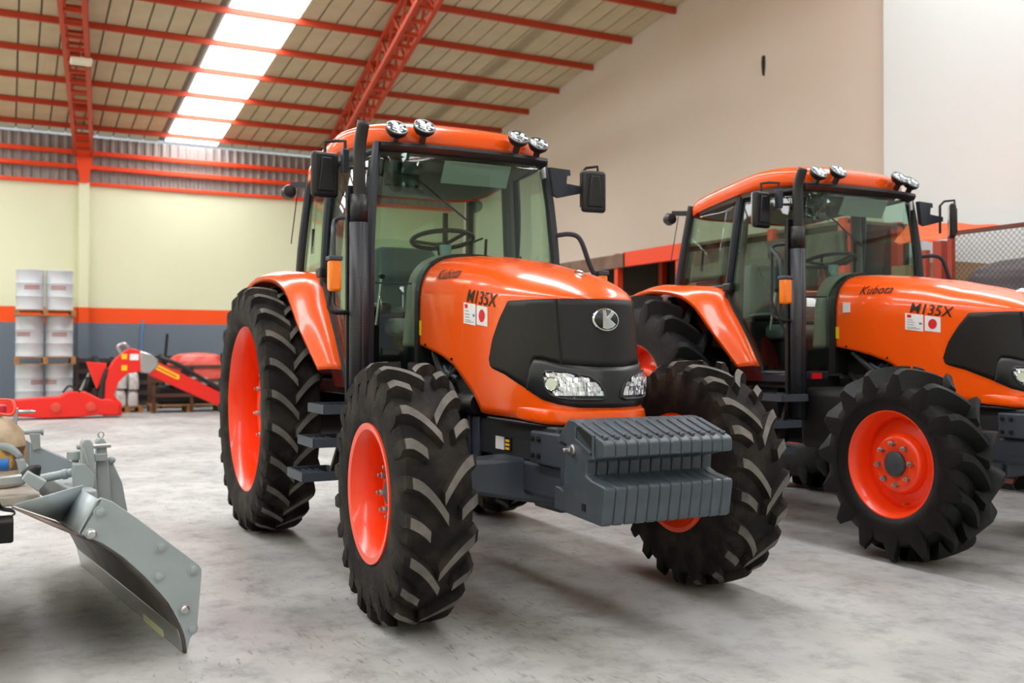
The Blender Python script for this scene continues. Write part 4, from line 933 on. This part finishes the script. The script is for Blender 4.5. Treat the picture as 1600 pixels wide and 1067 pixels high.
# ================================================================== GOODS ALONG THE BACK WALL
def lumpy(name, mat, x0,x1,y0,y1,z0,z1, amp, seed, par, n=14, dome=.35, top=None):
    rn = random.Random(seed); R = []
    for i in range(n+1):
        row = []; a = i/n
        for j in range(n*2):
            t = 2*PI*j/(n*2); c, s_ = math.cos(t), math.sin(t); ex = .45
            k = (1-a**4*.55) if a < 1 else .02
            k = 1 if a < .02 else k
            px = (x0+x1)/2+(x1-x0)/2*math.copysign(abs(c)**ex,c)*k; py = (y0+y1)/2+(y1-y0)/2*math.copysign(abs(s_)**ex,s_)*k
            row.append((px+rn.uniform(-amp,amp), py+rn.uniform(-amp,amp), z0+(z1-z0)*(1-(1-a)**1.3)+rn.uniform(-amp,amp)*(1 if 0 < i else 0)))
        R.append(row)
    return MB().rows(R, closeu=True).build(name, mat, par, sub=1, smooth=60)
r = empty('wrapped_sacks', (-17.6,-.32,0)); tag(r, 'pallet load of sacks in clear wrap behind the red arm', 'sacks')
for k,(a,b,c_,d) in enumerate(((-.24,.0,.14,.52),(.0,.24,.14,.50),(-.24,.02,.50,.90),(.02,.25,.48,.86))): lumpy('sack', PLAST, -.30,.25,a,b,c_,d,.012,20+k,r,8)
pallet('pallet', (-17.6,-.32,0), .7, .62, .13, 'small wooden pallet under the wrapped sacks behind the red arm')
r = empty('scrap_pile', (-17.7,-1.05,0)); tag(r, 'dark pile of grey and black parts between drums and red arm', 'parts pile')
for k in range(4): MB().lathe([(.13,-.05),(.21,-.07),(.24,0),(.21,.07),(.13,.05)],20,(0.05*k,-.12+.10*k,.30+.22*k),closed=True,M4=Matrix.Rotation(.3*k-.5,4,'X')).build('old_tyre', RUB2, r)
MB().bar((.1,-.30,.12),(.05,.12,1.0),.07,.05).build('grey_lever', M('dull_grey_metal',(168,170,166),.5), r, bevel=.01)
MB().box(-.3,.3,-.3,.3,0,.30).build('base_box', BLKD, r, bevel=.02)
for k,(ya,yb,hh,wd_) in enumerate(((-1.25,-.45,1.15,'left'),(-.40,.42,1.12,'middle'),(.46,1.9,1.20,'right'))):
    r = empty('dark_crate', (-19.0,(ya+yb)/2,0)); tag(r, f'dark slatted crate against the blue-grey dado, {wd_} one of three', 'crate', 'dark crates by the back wall')
    w_ = yb-ya; CR = M('dark_crate_brown',(64,54,50),.8)
    MB().box(-.32,.28,-w_/2+.02,w_/2-.02,.10,hh-.04).build('crate_core', M('crate_inside',(34,31,31),.9), r, smooth=0)
    for q in range(5):
        z = .12+q*(hh-.2)/4; MB().box(.28,.31,-w_/2,w_/2,z-.05,z+.05).build('slat', CR, r, smooth=0)
    for q in (-1,0,1): MB().box(.31,.35,q*(w_/2-.05)-.04,q*(w_/2-.05)+.04,0,hh).build('upright', CR, r, smooth=0)
r = empty('bonnet_crate', (-17.3,.95,0)); tag(r, 'low timber crate frame holding a wrapped red bonnet beside the tractor tyre', 'crate')
CRB = M('brown_crate_timber',(92,62,48),.8)
for q in (-.78,-.1,.55): MB().box(-.35,.35,q-.04,q+.04,.0,.14).build('skid', WOOD, r, smooth=0)
for q in range(4): MB().box(-.40+.22*q,-.28+.22*q,-.86,.75,.14,.17).build('floor_board', WOOD, r, smooth=0)
for (xx,yy) in ((.36,-.80),(.36,-.05),(.36,.70),(-.36,-.80),(-.36,.70)): MB().box(xx-.035,xx+.035,yy-.035,yy+.035,.0,.98).build('corner_post', CRB, r, smooth=0)
for zz in (.36,.66,.95): MB().box(.395,.42,-.84,.74,zz-.035,zz+.035).build('side_rail', CRB, r, smooth=0)
MB().box(-.3,.25,-.7,.6,.17,.55).build('packed_parts', BLKD, r, bevel=.05)
r = empty('wrapped_bonnet', (-17.2,1.05,.62)); tag(r, 'red machine bonnet wrapped in plastic sitting in a crate', 'bonnet')
lumpy('bonnet_shell', M('faded_red_wrapped',(224,96,84),.35,var=(5,(206,60,46),.4,.6)), -.35,.30,-.62,.62,.0,.62,.012,44,r)
lumpy('wrap_skirt', PLAST, -.36,.31,-.64,.64,-.05,.26,.012,45,r,8)
MB().prism([(-.35,.30),(-.10,.34),(-.22,.10),(-.45,.08)], lambda a,b,c: (c,a,b), .30,.33).build('dark_vent', BLKP, r, bevel=.01)
r = tag(MB().tube(catmull([(XB+.03,.28,2.0),(XB+.06,.27,1.8),(XB+.05,.24,1.6),(XB+.06,.25,1.4),(XB+.05,.22,1.05)],5), .022, 8).build('hanging_hose', M('blue_hose',(96,138,190),.5)), 'thin blue hose hanging on the back wall above the red arm', 'hose')
r = tag(MB().tube([(-18.45,.50,0.02),(-18.45,.56,.9),(-18.45,.62,1.66)], .03, 8).build('black_pole', BLKD), 'black pole leaning behind the red arm at the back wall', 'pole')

# ================================================================== RACKS AND CAGE AT THE RIGHT WALL
r = empty('storage_rack', (-8.2,6.9,0)); tag(r, 'orange storage rack along the right wall behind the two tractors', 'rack')
def RP(mb, name, mat, **k):
    mb.v = [(v[0]+8.2,v[1]-6.9,v[2]) for v in mb.v]; return mb.build(name, mat, r, **k)
for xx in (-11.4,-9.3,-7.62,-5.6,-4.35):
    for yy in (6.5,7.4): RP(MB().box(xx-.05,xx+.05,yy-.05,yy+.05,0,2.9), 'upright', RACKO, smooth=0)
RP(MB().box(-9.05,-7.4,6.42,6.50,2.66,2.90), 'top_beam', RACKO, bevel=.006)
RP(MB().box(-7.4,-4.3,6.40,6.50,2.36,2.74), 'timber_fascia', M('weathered_timber',(96,84,74),.85,var=(4,(70,60,54),.35,.65)), smooth=0)
RP(MB().box(-11.5,-9.0,6.42,6.50,2.66,2.88), 'timber_fascia', BROWN, smooth=0)
RP(MB().box(-11.5,-4.3,6.5,7.6,2.84,2.88), 'top_shelf', BROWN, smooth=0)
for zz in (.5,1.45): RP(MB().box(-11.5,-4.3,6.45,6.52,zz-.07,zz+.05), 'shelf_beam', RACKO, bevel=.006); RP(MB().box(-11.5,-4.3,6.5,7.5,zz+.03,zz+.06), 'shelf_board', M('dark_shelf',(52,42,36),.8), smooth=0)
RP(MB().box(-11.5,-4.3,7.5,7.56,.1,2.84), 'back_panel', M('dark_shelf',(52,42,36),.8), smooth=0)
cols = [(150,118,88),(128,98,72),(92,78,68),(110,104,98),(140,110,84)]
rn = random.Random(4); x = -11.3; kk = 0
spots = {0:'leftmost',1:'second',2:'third',3:'fourth',4:'fifth',5:'sixth',6:'seventh',7:'eighth',8:'ninth',9:'tenth',10:'eleventh',11:'twelfth',12:'thirteenth'}
while x < -4.95:
    wd_ = rn.uniform(.5,.75); hh = rn.uniform(.5,.85)
    b = empty('carton', (x+wd_/2,6.95,1.51)); tag(b, f'{spots[kk]} carton from the left on the orange rack shelf', 'carton', 'cartons on the rack'); 
    cm = M(f'carton_{kk%5}', cols[kk % 5], .8)
    MB().box(-wd_/2+.02,wd_/2-.02,-.35,.3,0,hh).build('carton_body', cm, b, bevel=.008); MB().box(-wd_/2+.02,wd_/2-.02,-.352,-.349,hh*.62,hh*.66).build('tape', M('tan_tape',(176,150,110),.4), b, smooth=0)
    x += wd_+rn.uniform(.02,.12); kk += 1
c = empty('storage_cage', (-.9,6.1,0)); tag(c, 'rusty red chain-link cage behind the right tractor', 'cage')
def CP(mb, name, mat, **k):
    mb.v = [(v[0]+.9,v[1]-6.1,v[2]) for v in mb.v]; return mb.build(name, mat, c, **k)
CAGER = M('cage_red_brown',(168,58,34),.6)
for xx,yy,tz,ww in ((-2.24,5.6,2.36,.10),(-2.10,5.58,2.44,.05),(-.4,5.58,2.44,.05),(1.6,5.58,2.44,.05),(-2.24,7.2,2.44,.08),(1.6,7.2,2.44,.05),(-2.50,5.7,2.3,.06)): CP(MB().box(xx-ww/2,xx+ww/2,yy-ww/2,yy+ww/2,0,tz), 'post', CAGER, smooth=0)
for zz in (2.42,1.25,.1): CP(MB().box(-2.12,1.62,5.565,5.595,zz-.02,zz+.02), 'rail', M('rail_brown',(110,60,44),.6), smooth=0)
mb = MB(); st = .055; z0, z1, xa, xb = .12, 2.40, -2.08, 1.58
k = -int((z1-z0)/st)
while xa+k*st < xb:
    for sgn in (1,-1):
        p0 = [xa+k*st, z0 if sgn > 0 else z1]; p1 = [xa+k*st+(z1-z0), z1 if sgn > 0 else z0]
        if p0[0] < xa: d = xa-p0[0]; p0 = [xa, p0[1]+sgn*d]
        if p1[0] > xb: d = p1[0]-xb; p1 = [xb, p1[1]-sgn*d]
        if p1[0] > p0[0]+.02: mb.tube([(p0[0],5.58+.003*sgn,p0[1]),(p1[0],5.58+.003*sgn,p1[1])], .0019, 4, caps=False)
    k += 1
o = CP(mb, 'wire_mesh', M('wire_dark',(70,64,60),.5,.4), weld=False, smooth=0); o['kind'] = 'stuff'
def cloth(name, mat, corners, n, amp, seed, label, cat, fold=6, sag=0):
    A,B,C_,D = [V(*q) for q in corners]; rn = random.Random(seed); ph = [rn.uniform(0,6) for _ in range(6)]; R = []
    cen = (A+B+C_+D)/4
    for i in range(n+1):
        row = []
        for j in range(n+1):
            u, v = i/n, j/n; p = A.lerp(B,u).lerp(D.lerp(C_,u),v)
            p = p+V(0,.5,.8)*(amp*(math.sin(fold*u*3+ph[0]+4*v)+.6*math.sin(fold*v*4+ph[1]+3*u)+.5*math.sin(9*u-7*v+ph[2]))-sag*math.sin(PI*u)*math.sin(PI*v)); row.append(p-cen)
        R.append(row)
    o = MB().rows(R).build(name, mat, None, solid=.006, smooth=70); o.location = cen
    return tag(o, label, cat)
cloth('orange_tarp', TARPO, ((-2.95,5.75,2.42),(-2.40,5.75,2.40),(-2.75,7.4,2.68),(-4.15,7.4,2.90)), 20, .012, 3, 'bright orange tarpaulin stretched over the cage behind the right tractor', 'tarpaulin')
cloth('pale_tarp', TARPG, ((-2.18,6.30,1.70),(1.5,6.30,1.70),(1.5,6.95,2.66),(-2.15,6.95,2.50)), 48, .04, 5, 'pale crumpled tarpaulin draped over goods inside the chain-link cage', 'tarpaulin')
q = lumpy('covered_load', TARPD, -.70,.70,-.26,.26,0,.50,.02,61,None); q.location = (-1.46,5.95,1.66); tag(q, 'dark grey covered bundle inside the chain-link cage', 'bundle')
b = empty('timber_stack', (-.65,5.95,1.0)); tag(b, 'stack of brown timber under the covered bundle in the cage', 'timber')
for i in range(3):
    for j in range(5): MB().box(-1.45,1.9,-.28+.115*j,-.175+.115*j,.02+.21*i,.21+.21*i).build('timber_beam', BROWN, b, smooth=0)
MB().box(-1.4,1.8,-.25,.25,-1.0,.02).build('timber_support', BLKD, b, smooth=0)
b = empty('carton', (-2.95,6.45,0)); tag(b, 'tall brown carton beside the red cage post under the orange tarpaulin', 'carton', 'cartons by the cage')
MB().box(-.38,.38,-.3,.3,0,2.22).build('carton_body', M('carton_0', cols[0], .8), b, bevel=.01); MB().box(-.38,.38,-.302,-.299,1.9,1.95).build('tape', M('tan_tape',(176,150,110),.4), b, smooth=0)
